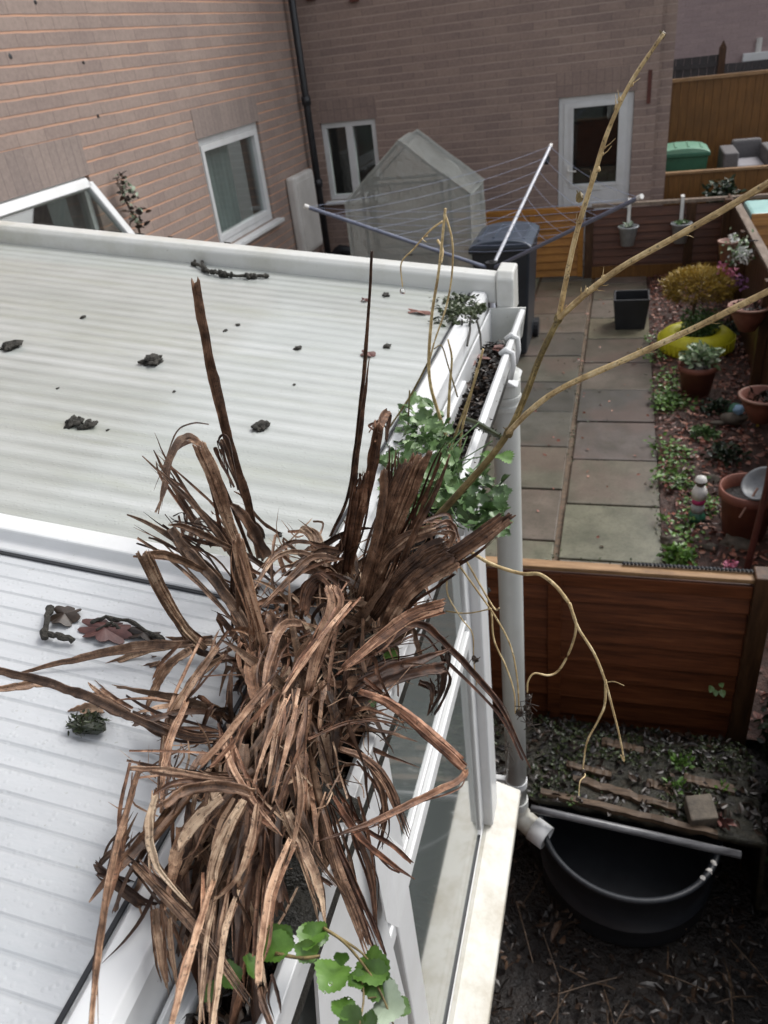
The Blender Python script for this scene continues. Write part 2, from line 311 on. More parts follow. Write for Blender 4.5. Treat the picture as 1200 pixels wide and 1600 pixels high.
# ---------------------------------------------------------------- mesh builder
class MB:
    def __init__(s): s.v = []; s.f = []; s.uv = {}; s.tint = []; s.t = (.5, 0, 0)
    def add(s, vs, fs, uvs=None):
        o = len(s.v); s.v += [Vector(a) for a in vs]; s.tint += [s.t] * len(vs)
        if uvs:
            for i, u in enumerate(uvs): s.uv[o + i] = u
        s.f += [tuple(o + i for i in f) for f in fs]
    def box(s, x0, x1, y0, y1, z0, z1):
        s.add([(x, y, z) for x in (x0, x1) for y in (y0, y1) for z in (z0, z1)],
              [(0, 1, 3, 2), (4, 6, 7, 5), (0, 4, 5, 1), (2, 3, 7, 6), (0, 2, 6, 4), (1, 5, 7, 3)]); return s
    def obox(s, c, ax, ay, az):           # centre and three half-axis vectors
        c = Vector(c); ax, ay, az = Vector(ax), Vector(ay), Vector(az)
        s.add([c + i * ax + j * ay + k * az for i in (-1, 1) for j in (-1, 1) for k in (-1, 1)],
              [(0, 1, 3, 2), (4, 6, 7, 5), (0, 4, 5, 1), (2, 3, 7, 6), (0, 2, 6, 4), (1, 5, 7, 3)]); return s
    def bar(s, a, b, w, h, up=(0, 0, 1)):
        a, b = Vector(a), Vector(b); d = (b - a); u = Vector(up); sd_ = d.cross(u).normalized(); u2 = sd_.cross(d).normalized()
        return s.obox((a + b) / 2, d / 2, sd_ * w / 2, u2 * h / 2)
    def tube(s, pts, rad, n=8, cap=True):
        pts = [Vector(p) for p in pts]; N = len(pts)
        if not isinstance(rad, (list, tuple)): rad = [rad] * N
        ref = Vector((.3, .2, 1)).normalized(); vs = []; L = 0; uvs = []
        for i, p in enumerate(pts):
            t = (pts[min(i + 1, N - 1)] - pts[max(i - 1, 0)]).normalized()
            a = t.cross(ref)
            if a.length < .05: a = t.cross(Vector((1, 0, 0)))
            a.normalize(); b = t.cross(a); ref = b.cross(t) if False else ref
            if i: L += (pts[i] - pts[i - 1]).length
            for k in range(n):
                th = 2 * math.pi * k / n; vs.append(p + rad[i] * (math.cos(th) * a + math.sin(th) * b)); uvs.append((.006 * k / n, L))
        fs = [(i * n + k, i * n + (k + 1) % n, (i + 1) * n + (k + 1) % n, (i + 1) * n + k) for i in range(N - 1) for k in range(n)]
        if cap: fs += [tuple(range(n))[::-1], tuple((N - 1) * n + k for k in range(n))]
        s.add(vs, fs, uvs); return s
    def lathe(s, prof, c, n=28, sx=1, sy=1, jit=0):
        c = Vector(c); vs = []
        for (r, z) in prof:
            for k in range(n):
                th = 2 * math.pi * k / n; rr = r * (1 + jit * math.sin(5 * th + z * 40))
                vs.append(c + Vector((rr * sx * math.cos(th), rr * sy * math.sin(th), z)))
        fs = [(i * n + k, i * n + (k + 1) % n, (i + 1) * n + (k + 1) % n, (i + 1) * n + k) for i in range(len(prof) - 1) for k in range(n)]
        s.add(vs, fs); return s
    def prism(s, poly, vec):              # polygon (3-D points) swept by vec
        n = len(poly); vec = Vector(vec); p = [Vector(a) for a in poly]
        s.add(p + [a + vec for a in p], [tuple(range(n))[::-1], tuple(n + k for k in range(n))] + [(k, (k + 1) % n, n + (k + 1) % n, n + k) for k in range(n)]); return s
    def blob(s, c, r, sub=2, amp=.35, sc=(1, 1, 1), seed=None):
        seed = seed if seed is not None else rnd(0, 99); c = Vector(c)
        vs, fs = ico(sub); out = []
        for v_ in vs:
            k = 1 + amp * noise.noise(v_ * 1.6 + Vector((seed, seed * 2, 0))) * 1.6 + amp * .5 * noise.noise(v_ * 4.5 + Vector((seed, 0, 0)))
            out.append(c + Vector((v_.x * r * sc[0] * k, v_.y * r * sc[1] * k, v_.z * r * sc[2] * k)))
        s.add(out, fs); return s
    def card(s, p, d, nrm, L, W, shape='leaf', bend=.15):
        # a small leaf: centreline d, width side vector, slightly bent; 6-8 vertices
        d = d.normalized(); sd_ = d.cross(nrm); 
        if sd_.length < 1e-3: sd_ = d.cross(Vector((1, 0, .2)))
        sd_.normalize(); n2 = sd_.cross(d).normalized()
        if shape == 'leaf':
            prof = [(0, 0, .0), (.3, .5, .1), (.65, .42, .12), (1, 0, 0)]
            vs = [p]; 
            vs += [p + d * L * .3 + sd_ * W * .5 + n2 * bend * W, p + d * L * .3 - n2 * 0, p + d * L * .3 - sd_ * W * .5 + n2 * bend * W,
                   p + d * L * .7 + sd_ * W * .4 + n2 * bend * W * .6 - n2 * L * bend * .4, p + d * L * .7 - n2 * L * bend * .4, p + d * L * .7 - sd_ * W * .4 + n2 * bend * W * .6 - n2 * L * bend * .4,
                   p + d * L - n2 * L * bend]
            s.add(vs, [(0, 2, 1), (0, 3, 2), (1, 2, 5, 4), (2, 3, 6, 5), (4, 5, 7), (5, 6, 7)])
        else:
            s.add([p - sd_ * W / 2, p + sd_ * W / 2, p + sd_ * W / 2 + d * L, p - sd_ * W / 2 + d * L * .9], [(0, 1, 2, 3)])
        return s
    def build(s, name, mat, parent=None, smooth=False, bevel=0, solid=0, base=None):
        if base is None: base = Vector(parent['_b']) if parent is not None and '_b' in parent.keys() else Vector((0, 0, 0))
        me = bpy.data.meshes.new(name); me.from_pydata([v_ - base for v_ in s.v], [], s.f)
        me.materials.append(MATS[mat])
        if s.uv:
            ul = me.uv_layers.new(name='UVMap')
            for lp in me.loops: ul.data[lp.index].uv = s.uv.get(lp.vertex_index, (0, 0))
        ca = me.color_attributes.new('tint', 'FLOAT_COLOR', 'POINT')
        for i, t in enumerate(s.tint): ca.data[i].color = (*t, 1)
        if smooth: me.polygons.foreach_set('use_smooth', [True] * len(me.polygons))
        me.update(); o = bpy.data.objects.new(name, me); COL.objects.link(o)
        if parent is not None:
            o.parent = parent; o['_b'] = tuple(base)
            if parent.type == 'EMPTY': pass
        else: o.location = base
        if bevel:
            b = o.modifiers.new('bevel', 'BEVEL'); b.width = bevel; b.segments = 2; b.limit_method = 'ANGLE'; b.angle_limit = R(40)
        if solid:
            b = o.modifiers.new('solid', 'SOLIDIFY'); b.thickness = solid; b.offset = 0
        return o
_ico = {}
def ico(sub):
    if sub in _ico: return _ico[sub]
    import bmesh
    bm = bmesh.new(); bmesh.ops.create_icosphere(bm, subdivisions=sub, radius=1)
    bm.verts.ensure_lookup_table(); r = ([v_.co.copy() for v_ in bm.verts], [tuple(v_.index for v_ in f.verts) for f in bm.faces]); bm.free()
    _ico[sub] = r; return r
def tag(o, label=None, cat=None, group=None, kind=None):
    if label: o['label'] = label
    if cat: o['category'] = cat
    if group: o['group'] = group
    if kind: o['kind'] = kind
    return o
def thing(name, base, label, cat, group=None):
    o = bpy.data.objects.new(name, None); COL.objects.link(o); o.location = base; o['_b'] = tuple(base); o.empty_display_size = .05
    return tag(o, label, cat, group)
def lump(mb, name, mat, base, label, cat, group=None, **kw):
    return tag(mb.build(name, mat, None, base=Vector(base), **kw), label, cat, group)
def struct(mb, name, mat, **kw): return tag(mb.build(name, mat, **kw), kind='structure')

# ================================================================ ground
g = MB(); N = 40
g.add([(-60, -40, -.012), (60, -40, -.012), (60, 90, -.012), (-60, 90, -.012)], [(0, 1, 2, 3)])
struct(g, 'ground', 'wet_soil')
XR = .32                                             # path's right edge
g = MB(); g.box(-3.6, XR, 2.5, 9.86, -.01, .0); struct(g, 'path_bedding', 'joint_sand')
# slabs, 0.6 m module, individually coloured
pal = [(.20, .155, .15), (.19, .19, .155), (.175, .175, .15), (.155, .13, .13), (.22, .19, .15), (.185, .185, .14)]
order_r = [tuple(k * .82 for k in q) for q in [(.21, .195, .155), (.20, .185, .15), (.17, .145, .13), (.145, .13, .115), (.11, .105, .10), (.15, .135, .115), (.13, .115, .10)]]
order_l = [tuple(k * .82 for k in q) for q in [(.18, .17, .13), (.18, .14, .125), (.17, .16, .125), (.13, .12, .11), (.10, .09, .085), (.14, .13, .11), (.13, .115, .10)]]
g = MB(); YS = Pz(960, 797, 0).y
cols = [(XR, XR - .565), (XR - .60, XR - 1.18), (XR - 1.215, XR - 1.80), (XR - 1.835, XR - 2.40), (XR - 2.44, XR - 3.0)]
for ci, (xb, xa) in enumerate(cols):
    y = YS - 1.2; k = -2
    off = 0 if ci == 0 else [.0, .17, .3, .1, .25][ci]
    while y < 9.7:
        src = order_r if ci == 0 else order_l
        tcol = src[(k + 2) % len(src)] if ci < 2 else random.choice(pal)
        g.t = tuple(c * rnd(.92, 1.08) for c in tcol)
        dz = rnd(0, .006); j = .012; x0 = xa + rnd(0, .01) + (.0 if ci else .0); y0 = y + off + j + rnd(0, .008); y1 = min(y + off + .598, 9.84)
        if y1 - y0 > .1 and y0 > 2.46: g.box(x0, xb, y0, y1, .0005, .03 + dz)
        y += .6; k += 1
struct(g, 'path', 'slab_paving', bevel=.006)
# flower bed
g = MB(); n = 26; NY = 60
vs = []
for j in range(NY + 1):
    for i in range(n + 1):
        X = XR + .005 + (1.14 - XR) * i / n; Y = 2.45 + 6.9 * j / NY
        vs.append((X, Y, .012 + .035 * noise.noise(Vector((X * 3, Y * 3, 0))) + .03 * math.sin(math.pi * i / n) + .012 * noise.noise(Vector((X * 14, Y * 14, 2)))))
g.add(vs, [(j * (n + 1) + i, j * (n + 1) + i + 1, (j + 1) * (n + 1) + i + 1, (j + 1) * (n + 1) + i) for j in range(NY) for i in range(n)])
struct(g, 'flower_bed', 'bed_soil', smooth=True)
def rdir(zmin=-.3, zmax=.6):
    a = rnd(0, 6.283); z = rnd(zmin, zmax); r = math.sqrt(max(0, 1 - z * z)); return Vector((r * math.cos(a), r * math.sin(a), z))
g = MB()
for i in range(4200):
    g.t = (rnd(0, 1) ** 1.3, 0, 0); p = Vector((rnd(XR + .02, 1.1), 2.5 + 6.8 * random.random(), rnd(.03, .07)))
    g.card(p, rdir(-.2, .3), rdir(.5, 1), rnd(.02, .06), rnd(.012, .03))
tag(g.build('bark_mulch', 'bark_chip'), 'reddish bark chips and dead leaves scattered over the flower bed', 'mulch', kind='stuff')
g = MB()
for i in range(26):
    t = rnd(0, 1); cx = XR + .03 + abs(random.gauss(0, .10)); cy = 3.8 + 3.6 * t
    for k in range(46):
        g.t = (rnd(.1, 1), 0, 0); a = rnd(0, 6.28); r = .11 * math.sqrt(random.random())
        g.card(Vector((cx + r * math.cos(a), cy + r * math.sin(a), rnd(.04, .10))), rdir(-.1, .5), rdir(.4, 1), rnd(.02, .045), rnd(.015, .03))
tag(g.build('creeping_weeds', 'bright_green'), 'low bright green weeds creeping along the edge of the slabs', 'weeds', kind='stuff')

g = MB()
for i in range(1500):
    if random.random() < .6:
        xj = random.choice((XR - .582, XR - 1.197, XR - .02)); Xp, Yp = xj + random.gauss(0, .012), rnd(2.6, 9.3)
    else:
        Xp, Yp = rnd(-1.7, XR), YS + .6 * random.randint(-1, 9) + random.gauss(0, .012)
    if noise.noise(Vector((Xp * 2, Yp * 2, 5))) < 0: continue
    g.t = (rnd(0, 1), 0, 0); g.card(Vector((Xp, Yp, .035)), rdir(-.1, .4), rdir(.3, 1), rnd(.008, .025), rnd(.005, .014))
tag(g.build('joint_moss', 'moss'), 'moss and dirt gathered in the joints between the slabs', 'moss', kind='stuff')
g = MB()
for i in range(140):
    g.t = (rnd(.3, 1), 0, 0); g.card(Vector((rnd(-1.2, XR), rnd(2.6, 9.2), .038)), rdir(-.1, .2), rdir(.5, 1), rnd(.015, .04), rnd(.01, .022))
tag(g.build('path_litter', 'bark_chip'), 'few stray brown leaf scraps on the paved path', 'leaf litter', kind='stuff')

# ================================================================ brick houses
WX, BY = -3.68, 9.9
def wall(mb, axis, c0, c1, a0, a1, z0, z1, holes):
    As = sorted({a0, a1, *[h[0] for h in holes], *[h[1] for h in holes]}); Zs = sorted({z0, z1, *[h[2] for h in holes], *[h[3] for h in holes]})
    As = [a for a in As if a0 <= a <= a1]; Zs = [z for z in Zs if z0 <= z <= z1]
    for i in range(len(As) - 1):
        for j in range(len(Zs) - 1):
            am, zm = (As[i] + As[i + 1]) / 2, (Zs[j] + Zs[j + 1]) / 2
            if any(h[0] < am < h[1] and h[2] < zm < h[3] for h in holes): continue
            if axis == 'x': mb.box(c0, c1, As[i], As[i + 1], Zs[j], Zs[j + 1])
            else: mb.box(As[i], As[i + 1], c0, c1, Zs[j], Zs[j + 1])
def rbox(mb, axis, c0, c1, a0, a1, z0, z1):
    if axis == 'x': mb.box(c0, c1, a0, a1, z0, z1)
    else: mb.box(a0, a1, c0, c1, z0, z1)
def frame4(mb, axis, c0, c1, a0, a1, z0, z1, w_):
    rbox(mb, axis, c0, c1, a0, a1, z1 - w_, z1); rbox(mb, axis, c0, c1, a0, a1, z0, z0 + w_)
    rbox(mb, axis, c0, c1, a0, a0 + w_, z0 + w_, z1 - w_); rbox(mb, axis, c0, c1, a1 - w_, a1, z0 + w_, z1 - w_)

# --- left house (wall parallel to the garden)
hl = thing('brick_house', (WX, 5, 0), 'purplish brown brick house wall with orange mortar lines, filling the left of the view', 'house')
tl, tr, br_ = Px(309, 219, WX), Px(403, 187, WX), Px(430, 341, WX)
W1 = (tl.y, tr.y, br_.z, (tl.z + tr.z) / 2)
tr2 = Px(138, 273, WX); W0 = (tr2.y - 1.25, tr2.y, tr2.z - 1.15, tr2.z)
g = MB(); wall(g, 'x', WX - .25, WX, -1.0, BY - .002, 0, 5.6, [W1, W0])
hw = g.build('wall', 'brick_left', hl)
def pvc_window(parent, axis, cf, hole, label=None, sgn=1, mull=(), curtain=False, sill=True, sash=True):
    a0, a1, z0, z1 = hole; dpt = .07
    c1 = cf - sgn * .03; c0 = cf - sgn * .10
    lo, hi = min(c0, c1), max(c0, c1)
    g = MB(); frame4(g, axis, lo, hi, a0 + .002, a1 - .002, z0 + .002, z1 - .002, .06)
    fr = g.build('window', 'white_pvc', parent, bevel=.004)
    if label: fr['label'] = label
    if sash:
        g = MB(); frame4(g, axis, lo + .005, hi + .012 * sgn if sgn > 0 else hi - .005, a0 + .063, a1 - .063, z0 + .063, z1 - .063, .055)
        g.build('sash', 'white_pvc', fr, bevel=.004)
    for mm in mull:
        g = MB(); rbox(g, axis, lo + .002, hi + .01, mm - .045, mm + .045, z0 + .061, z1 - .061); g.build('mullion', 'white_pvc', fr, bevel=.004)
    g = MB(); cm = (lo + hi) / 2; rbox(g, axis, cm - .006, cm + .006, a0 + .05, a1 - .05, z0 + .05, z1 - .05); g.build('pane', 'window_glass', fr)
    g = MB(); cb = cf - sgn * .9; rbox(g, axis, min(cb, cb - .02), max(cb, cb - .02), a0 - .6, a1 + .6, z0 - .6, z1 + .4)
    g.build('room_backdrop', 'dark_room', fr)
    if curtain:
        g = MB(); n = 60
        for (ca, cb2) in curtain:
            pts = []
            for i in range(n + 1):
                a = ca + (cb2 - ca) * i / n; d = cf - sgn * (.135 + .02 * math.sin(i * .9) + .01 * math.sin(i * 2.3)); pts.append((a, d))
            vs = []; 
            for a, d in pts:
                for z in (z0 - .02, z1 + .02): vs.append((d, a, z) if axis == 'x' else (a, d, z))
            g.add(vs, [(2 * i, 2 * i + 1, 2 * i + 3, 2 * i + 2) for i in range(n)])
        g.build('curtain', 'curtain', fr, smooth=True)
    if sill:
        g = MB(); s0, s1 = sorted((cf - sgn * .03, cf + sgn * .09)); rbox(g, axis, s0, s1, a0 - .04, a1 + .06, z0 - .04, z0 - .001); g.build('sill', 'white_pvc', fr, bevel=.006)
    return fr
yy = W1
pvc_window(hl, 'x', WX, W1, 'closed white window with a grey net curtain', curtain=[(yy[0] + .02, yy[0] + (yy[1] - yy[0]) * .58)])
f0 = pvc_window(hl, 'x', WX, W0, 'white window with its top hung sash pushed open', sill=False, sash=False)
g = MB(); H = Vector((WX + .015, 0, W0[3] - .05)); an = R(32); dz = Vector((math.sin(an), 0, -math.cos(an))); L = 1.0; up = Vector((math.cos(an), 0, math.sin(an)))
ya, yb = W0[0] + .06, W0[1] - .06
for (p, q) in (((ya, 0), (yb, 0)), ((ya, L), (yb, L)), ((ya, 0), (ya, L)), ((yb, 0), (yb, L))):
    a = H + dz * (p[1]) + Vector((0, p[0], 0)); b = H + dz * (q[1]) + Vector((0, q[0], 0)); g.bar(a, b, .07, .05, up=up)
os_ = g.build('open_sash', 'white_pvc', f0, bevel=.005)
g = MB(); c_ = H + dz * L / 2 + Vector((0, (ya + yb) / 2, 0)); g.obox(c_, dz * L / 2, Vector((0, (yb - ya) / 2, 0)), up * .006); g.build('pane', 'window_glass', os_)
for (hh, ln) in ((W1, .24), (W0, .26)):
    g = MB(); g.box(WX - .05, WX + .004, hh[0] - .02, hh[1] + .02, hh[3] + .001, hh[3] + ln); g.build('lintel', 'brick_soldier_left', hl)
# weep holes
g = MB()
for (px, py) in ((16, 88), (130, 97), (153, 181), (55, 2)):
    g = MB(); p = Px(px, py, WX); g.blob(p, .016, 1, .4, (.4, 1, 1)); g.build('weep_hole', 'dark_pipe', hl)
# dark drain pipe in the internal corner
pp = Px(486, 200, WX + .12)
g = MB(); X0 = WX + .10; Y0 = BY - .35; g.tube([(X0, Y0, 0.05), (X0, Y0, 2.2), (X0, Y0, 5.6)], .042, 12)
for z in (1.2, 2.1, 3.35): g.tube([(X0, Y0, z), (X0, Y0, z + .09)], .056, 12)
dp = g.build('drainpipe', 'dark_pipe', hl, smooth=True)

# --- back house
XC = Py(1027, 150, BY).x
hb = thing('brick_house', ((WX + XC) / 2, BY, 0), 'dull purplish brick house wall closing the yard, with a narrow window and a white door', 'house')
a, b, c = Py(500, 193, BY), Py(586, 187, BY), Py(519, 313, BY)
BWIN = (a.x, b.x, c.z, a.z)
d1, d2 = Py(873, 151, BY), Py(992, 143, BY); DOOR = (d1.x, d2.x, 0.02, (d1.z + d2.z) / 2)
g = MB(); wall(g, 'y', BY, BY + .25, WX - 1.0, XC, 0, 5.6, [BWIN, DOOR]); g.build('wall', 'brick_back', hb)
g = MB(); g.box(XC + .0005, XC + .15, BY + .12, BY + 5.6, 0, 5.6); g.build('side_wall', 'brick_back', hb)
pvc_window(hb, 'y', BY, BWIN, 'narrow white window with two dark panes', sgn=-1, mull=[(BWIN[0] + BWIN[1]) / 2], sill=True, sash=False)
g = MB(); frame4(g, 'y', BY + .03, BY + .10, DOOR[0] + .002, DOOR[1] - .002, DOOR[2], DOOR[3] - .002, .06); dr = g.build('door', 'white_pvc', hb, bevel=.004)
g1, g2 = Py(895, 169, BY), Py(961, 284, BY)
GA = (g1.x + .01, g2.x + .01, g2.z, g1.z)
g = MB(); wall(g, 'y', BY + .015, BY + .07, DOOR[0] + .062, DOOR[1] - .062, .08, DOOR[3] - .062, [GA]); g.build('door_leaf', 'white_pvc', dr, bevel=.003)
g = MB(); g.box(GA[0], GA[1], BY + .04, BY + .05, GA[2], GA[3]); g.build('pane', 'window_glass', dr)
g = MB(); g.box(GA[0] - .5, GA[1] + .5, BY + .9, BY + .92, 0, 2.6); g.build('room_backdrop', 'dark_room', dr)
g = MB(); frame4(g, 'y', BY + .005, BY + .0145, GA[0] - .03, GA[1] + .03, GA[2] - .03, GA[3] + .03, .03); g.build('glazing_bead', 'white_pvc', dr)
p = Py(888, 271, BY); g = MB(); g.box(p.x - .015, p.x + .015, BY - .0, BY + .0145, p.z - .09, p.z + .09); g.tube([(p.x, BY - .035, p.z + .03), (p.x + .09, BY - .035, p.z + .025)], .009, 8); g.tube([(p.x, BY, p.z + .03), (p.x, BY - .04, p.z + .03)], .008, 8); g.build('handle', 'white_paint', dr)
p = Py(922, 293, BY); g = MB(); g.box(p.x - .12, p.x + .12, BY + .002, BY + .0145, p.z - .03, p.z + .03); g.build('letter_plate', 'grimy_pvc', dr, bevel=.003)
p = Py(922, 312, BY); g = MB(); g.box(GA[0] + .0, GA[1] - .0, BY + .006, BY + .0145, .3, GA[2] - .2); g.build('lower_panel', 'white_pvc', dr, bevel=.004)
for hh, ln in ((BWIN, .24), (DOOR, .25)):
    g = MB(); g.box(hh[0] - .03, hh[1] + .03, BY - .003, BY + .05, hh[3] + .001, hh[3] + ln); g.build('lintel', 'brick_soldier_back', hb)
p = Py(1015, 135, BY); g = MB(); g.box(p.x - .02, p.x + .02, BY - .012, BY - .0005, p.z - .16, p.z + .16); g.build('air_vent', 'rusty_red', hb)
for (px, py) in ((487, 0), (555, 2)):
    p = Py(px, py, BY); g = MB(); g.box(p.x - .05, p.x + .05, BY - .05, BY - .001, p.z, p.z + .22); g.build('iron_bracket', 'rusty_red', hb)
# white pipe at the corner of the back house
g = MB(); p = Py(1043, 60, BY + .5); q = Py(1037, 118, BY + .5); xx = XC + .04
g.tube([(p.x, BY + .5, q.z), (p.x, BY + .5, 5.6)], .028, 10)
for z in (3.0, 3.5): g.tube([(p.x, BY + .5, z), (p.x, BY + .5, z + .07)], .038, 10)
g.build('drainpipe', 'weathered_white', hb, smooth=True)
g = MB(); p = Py(1035, 212, 10.15); q = Py(1026, 278, 10.15); g.tube([(p.x, 10.15, q.z), (p.x + .01, 10.15, p.z)], .035, 10)
lump(g, 'white_post', 'weathered_white', (p.x, 10.15, q.z), 'short weathered white post at the corner of the back house beside the green bin', 'post')

# --- far house across the next garden
FY = 17.5
hf = thing('brick_house', (3, FY, 0), 'distant mauve brick house beyond the tall brown fence, top right', 'house')
g = MB(); g.box(-2, 9, FY, FY + .3, 0, 7); g.build('wall', 'brick_far', hf)
p = Py(1160, 89, FY); g = MB(); g.box(p.x, p.x + 2.4, FY - .12, FY - .001, p.z - .07, p.z + .06); g.build('window_sill', 'white_pvc', hf, bevel=.01)
p = Py(1187, 76, FY - .2); g = MB(); g.tube([(p.x, FY - .06, p.z - .14), (p.x, FY - .06, p.z + .17)], .05, 10); g.build('flue_pipe', 'weathered_white', hf)

# ================================================================ fences
def lap_panel(mb, a, b, z0, z1, nb, thick=.018, seed=0, nrm=(0, -1, 0)):
    # horizontal overlapping boards between points a and b (xy), facing nrm
    a, b = Vector((*a, 0)), Vector((*b, 0)); d = b - a; nv = Vector(nrm); h = (z1 - z0) / nb
    for i in range(nb):
        zc = z0 + h * (i + .5); wob = rnd(-.003, .003)
        c = (a + b) / 2 + Vector((0, 0, zc)) + nv * (.004 + wob)
        tilt = Vector((0, 0, h * .56)) + nv * (-.012)
        mb.t = (rnd(0, 1), 0, 0); mb.obox(c, d / 2, nv * thick / 2, tilt)
# near red fence across
NF = 2.43; zt = Py(1000, 889, NF).z
nf = thing('fence', (0, NF, 0), 'low dark red overlap board fence with pale wooden cap, nearest across the yard', 'fence')
xr = Py(1192, 905, NF).x
g = MB(); lap_panel(g, (-.9, NF), (xr - .03, NF), .02, zt - .045, 8); g.build('boards', 'red_fence_wood', nf, bevel=.003)
g = MB(); g.box(-.9, xr, NF - .024, NF + .024, zt - .018, zt); g.build('cap_rail', 'pale_cap_wood', nf, bevel=.004)
g = MB(); g.box(-.9, xr - .03, NF - .026, NF - .0205, zt - .085, zt - .028); g.build('top_batten', 'red_fence_wood', nf, bevel=.002)
for X in (xr - .03,):
    g = MB(); g.box(X, X + .07, NF - .04, NF + .04, 0, zt + .02); g.build('post', 'side_fence_wood', nf, bevel=.005)
g = MB(); p = Py(868, 905, NF)
for X in (p.x, ): g.box(X - .025, X + .025, NF - .034, NF - .0265, .02, zt - .03)
g.build('upright_batten', 'red_fence_wood', nf)
# bead chain on the cap
g = MB(); p0, p1 = Py(975, 884, NF + .01), Py(1186, 899, NF + .01); nb_ = 34
for i in range(nb_ + 1):
    q = p0.lerp(p1, i / nb_); g.blob((q.x, NF + .02, zt + .009), .0085, 1, .1)
g.tube([(p0.x, NF + .02, zt + .008), (p1.x, NF + .02, zt + .008)], .003, 5)
lump(g, 'bead_chain', 'black_plastic', (p0.x, NF + .02, zt), 'string of small dark beads lying along the cap of the near red fence', 'bead string')
g = MB()
for i in range(nb_):
    q = p0.lerp(p1, (i + .5) / nb_); g.blob((q.x, NF + .02, zt + .007), .0055, 1, .1)
lump(g, 'bead_chain', 'white_paint', (p0.x, NF + .02, zt), 'pale small beads threaded between the dark ones on the near fence cap', 'bead string')
# back fence (dark red brown) and orange gate
BF = 9.35; zb = Py(1000, 315, BF).z
bf = thing('fence', (1, BF, 0), 'dark brown overlap fence at the back of the yard, carrying two buckets', 'fence')
xa = Py(925, 318, BF).x; xb = Py(1200, 312, BF).x + 1.5
g = MB(); lap_panel(g, (xa + .02, BF), (xb, BF), .02, zb - .06, 9); g.build('boards', 'back_fence_wood', bf, bevel=.004)
g = MB(); g.box(xa, xb, BF - .04, BF + .04, zb - .03, zb + .002); g.build('cap_rail', 'grey_cap_wood', bf)
for X in (xa - .02, xa + 1.05): 
    g = MB(); g.box(X - .045, X + .045, BF - .05, BF + .05, 0, zb - .032); g.build('post', 'side_fence_wood', bf, bevel=.005)
g = MB(); g.box(xa, xb, BF - .045, BF - .02, .02, .16); g.build('gravel_board', 'brown_fence_wood', bf)
g1_, g2_ = Py(770, 320, BF).x, Py(914, 320, BF).x
gt = thing('gate', ((g1_ + g2_) / 2, BF, 0), 'bright orange wooden gate between the black bin and the dark fence', 'gate')
gz = zb - .01; gm = Py(832, 330, BF).x
g = MB(); lap_panel(g, (g1_ - .6, BF + .01), (g2_ - .03, BF + .01), .06, gz - .06, 8, .014); g.build('boards', 'orange_wood', gt, bevel=.003)
g = MB(); g.box(g1_ - .6, g2_, BF - .022, BF + .03, gz - .06, gz); g.box(g1_ - .6, g2_, BF - .022, BF - .006, gz - .24, gz - .19)
g.build('top_rail', 'orange_wood', gt, bevel=.004)
for X in (gm, g2_ - .035): 
    g = MB(); g.box(X - .03, X + .03, BF - .026, BF - .0065, .05, gz - .062); g.build('stile', 'orange_wood', gt, bevel=.003)
# neighbour's brown fences
LF = 10.25; zl = Py(1100, 265, LF).z
fn = thing('fence', (1.5, LF, 0), 'low brown vertical board fence with pale top rail in front of the armchair', 'fence')
x0 = Py(1029, 268, LF).x
g = MB(); x = x0
while x < 4.5: g.box(x, x + .118, LF, LF + .02 + rnd(0, .004), 0, zl - .03); x += .12
g.build('boards', 'brown_fence_wood', fn, bevel=.003)
g = MB(); g.box(x0, 4.5, LF - .03, LF + .05, zl - .029, zl); g.build('cap_rail', 'pale_cap_wood', fn, bevel=.004)
TF = 12.1; zT = Py(1040, 126, TF).z
ft = thing('fence', (2, TF, 0), 'tall brown vertical board fence behind the green bin and grey armchair', 'fence')
x0 = Py(1038, 150, TF).x
g = MB(); x = x0
while x < 6: g.box(x, x + .098, TF, TF + .02 + rnd(0, .006), 0, zT - .03 + (x - x0) * 0); x += .10
g.build('boards', 'brown_fence_wood', ft, bevel=.003)
g = MB(); g.box(x0, 6, TF - .03, TF + .05, zT - .029, zT + .01); g.build('cap_rail', 'pale_cap_wood', ft)
DF = 14.5
for (px0, px1, py0, lab) in ((1045, 1123, 93, 'dark grey fence panel ending in a pointed post, far behind the tall fence'), (1126, 1290, 100, 'lower dark grey fence panel under the distant white sill')):
    a, b = Py(px0, py0, DF), Py(px1, py0 - (5 if px0 < 1100 else 0), DF); f_ = thing('fence', ((a.x + b.x) / 2, DF, 0), lab, 'fence')
    g = MB(); x = a.x
    while x < b.x: g.box(x, min(x + .11, b.x), DF, DF + .02, 0, max(a.z, b.z)); x += .115
    g.build('boards', 'dark_fence_wood', f_)
    g = MB(); g.box(a.x, b.x, DF - .02, DF - .001, a.z - .16, a.z - .1); g.build('rail', 'dark_fence_wood', f_)
    if px0 < 1100:
        g = MB(); g.box(b.x, b.x + .1, DF - .04, DF + .05, 0, b.z + .12); g.add([(b.x, DF, b.z + .12), (b.x + .1, DF, b.z + .12), (b.x + .05, DF, b.z + .22)], [(0, 1, 2)]); g.build('post', 'side_fence_wood', f_)
# right-hand fence along the bed
RX_ = 1.09; zr = .90
rf = thing('fence', (RX_, 6, 0), 'dark brown fence running away along the right edge of the flower bed', 'fence')
g = MB()
y = 3.2
while y < BF - .06:
    g.box(RX_, RX_ + .02 + rnd(0, .005), y, y + .118, 0.0, zr - .03); y += .12
g.build('boards', 'side_fence_wood', rf, bevel=.003)
for y in (3.25, 4.6, 6.0, 7.5, 8.9):
    g = MB(); g.box(RX_ - .07, RX_ - .001, y, y + .08, 0, zr - .005); g.build('post', 'side_fence_wood', rf, bevel=.004)
g = MB(); g.box(RX_ - .03, RX_ + .04, 3.2, 8.6, zr, zr + .025); g.build('cap_rail', 'grey_cap_wood', rf, bevel=.003)
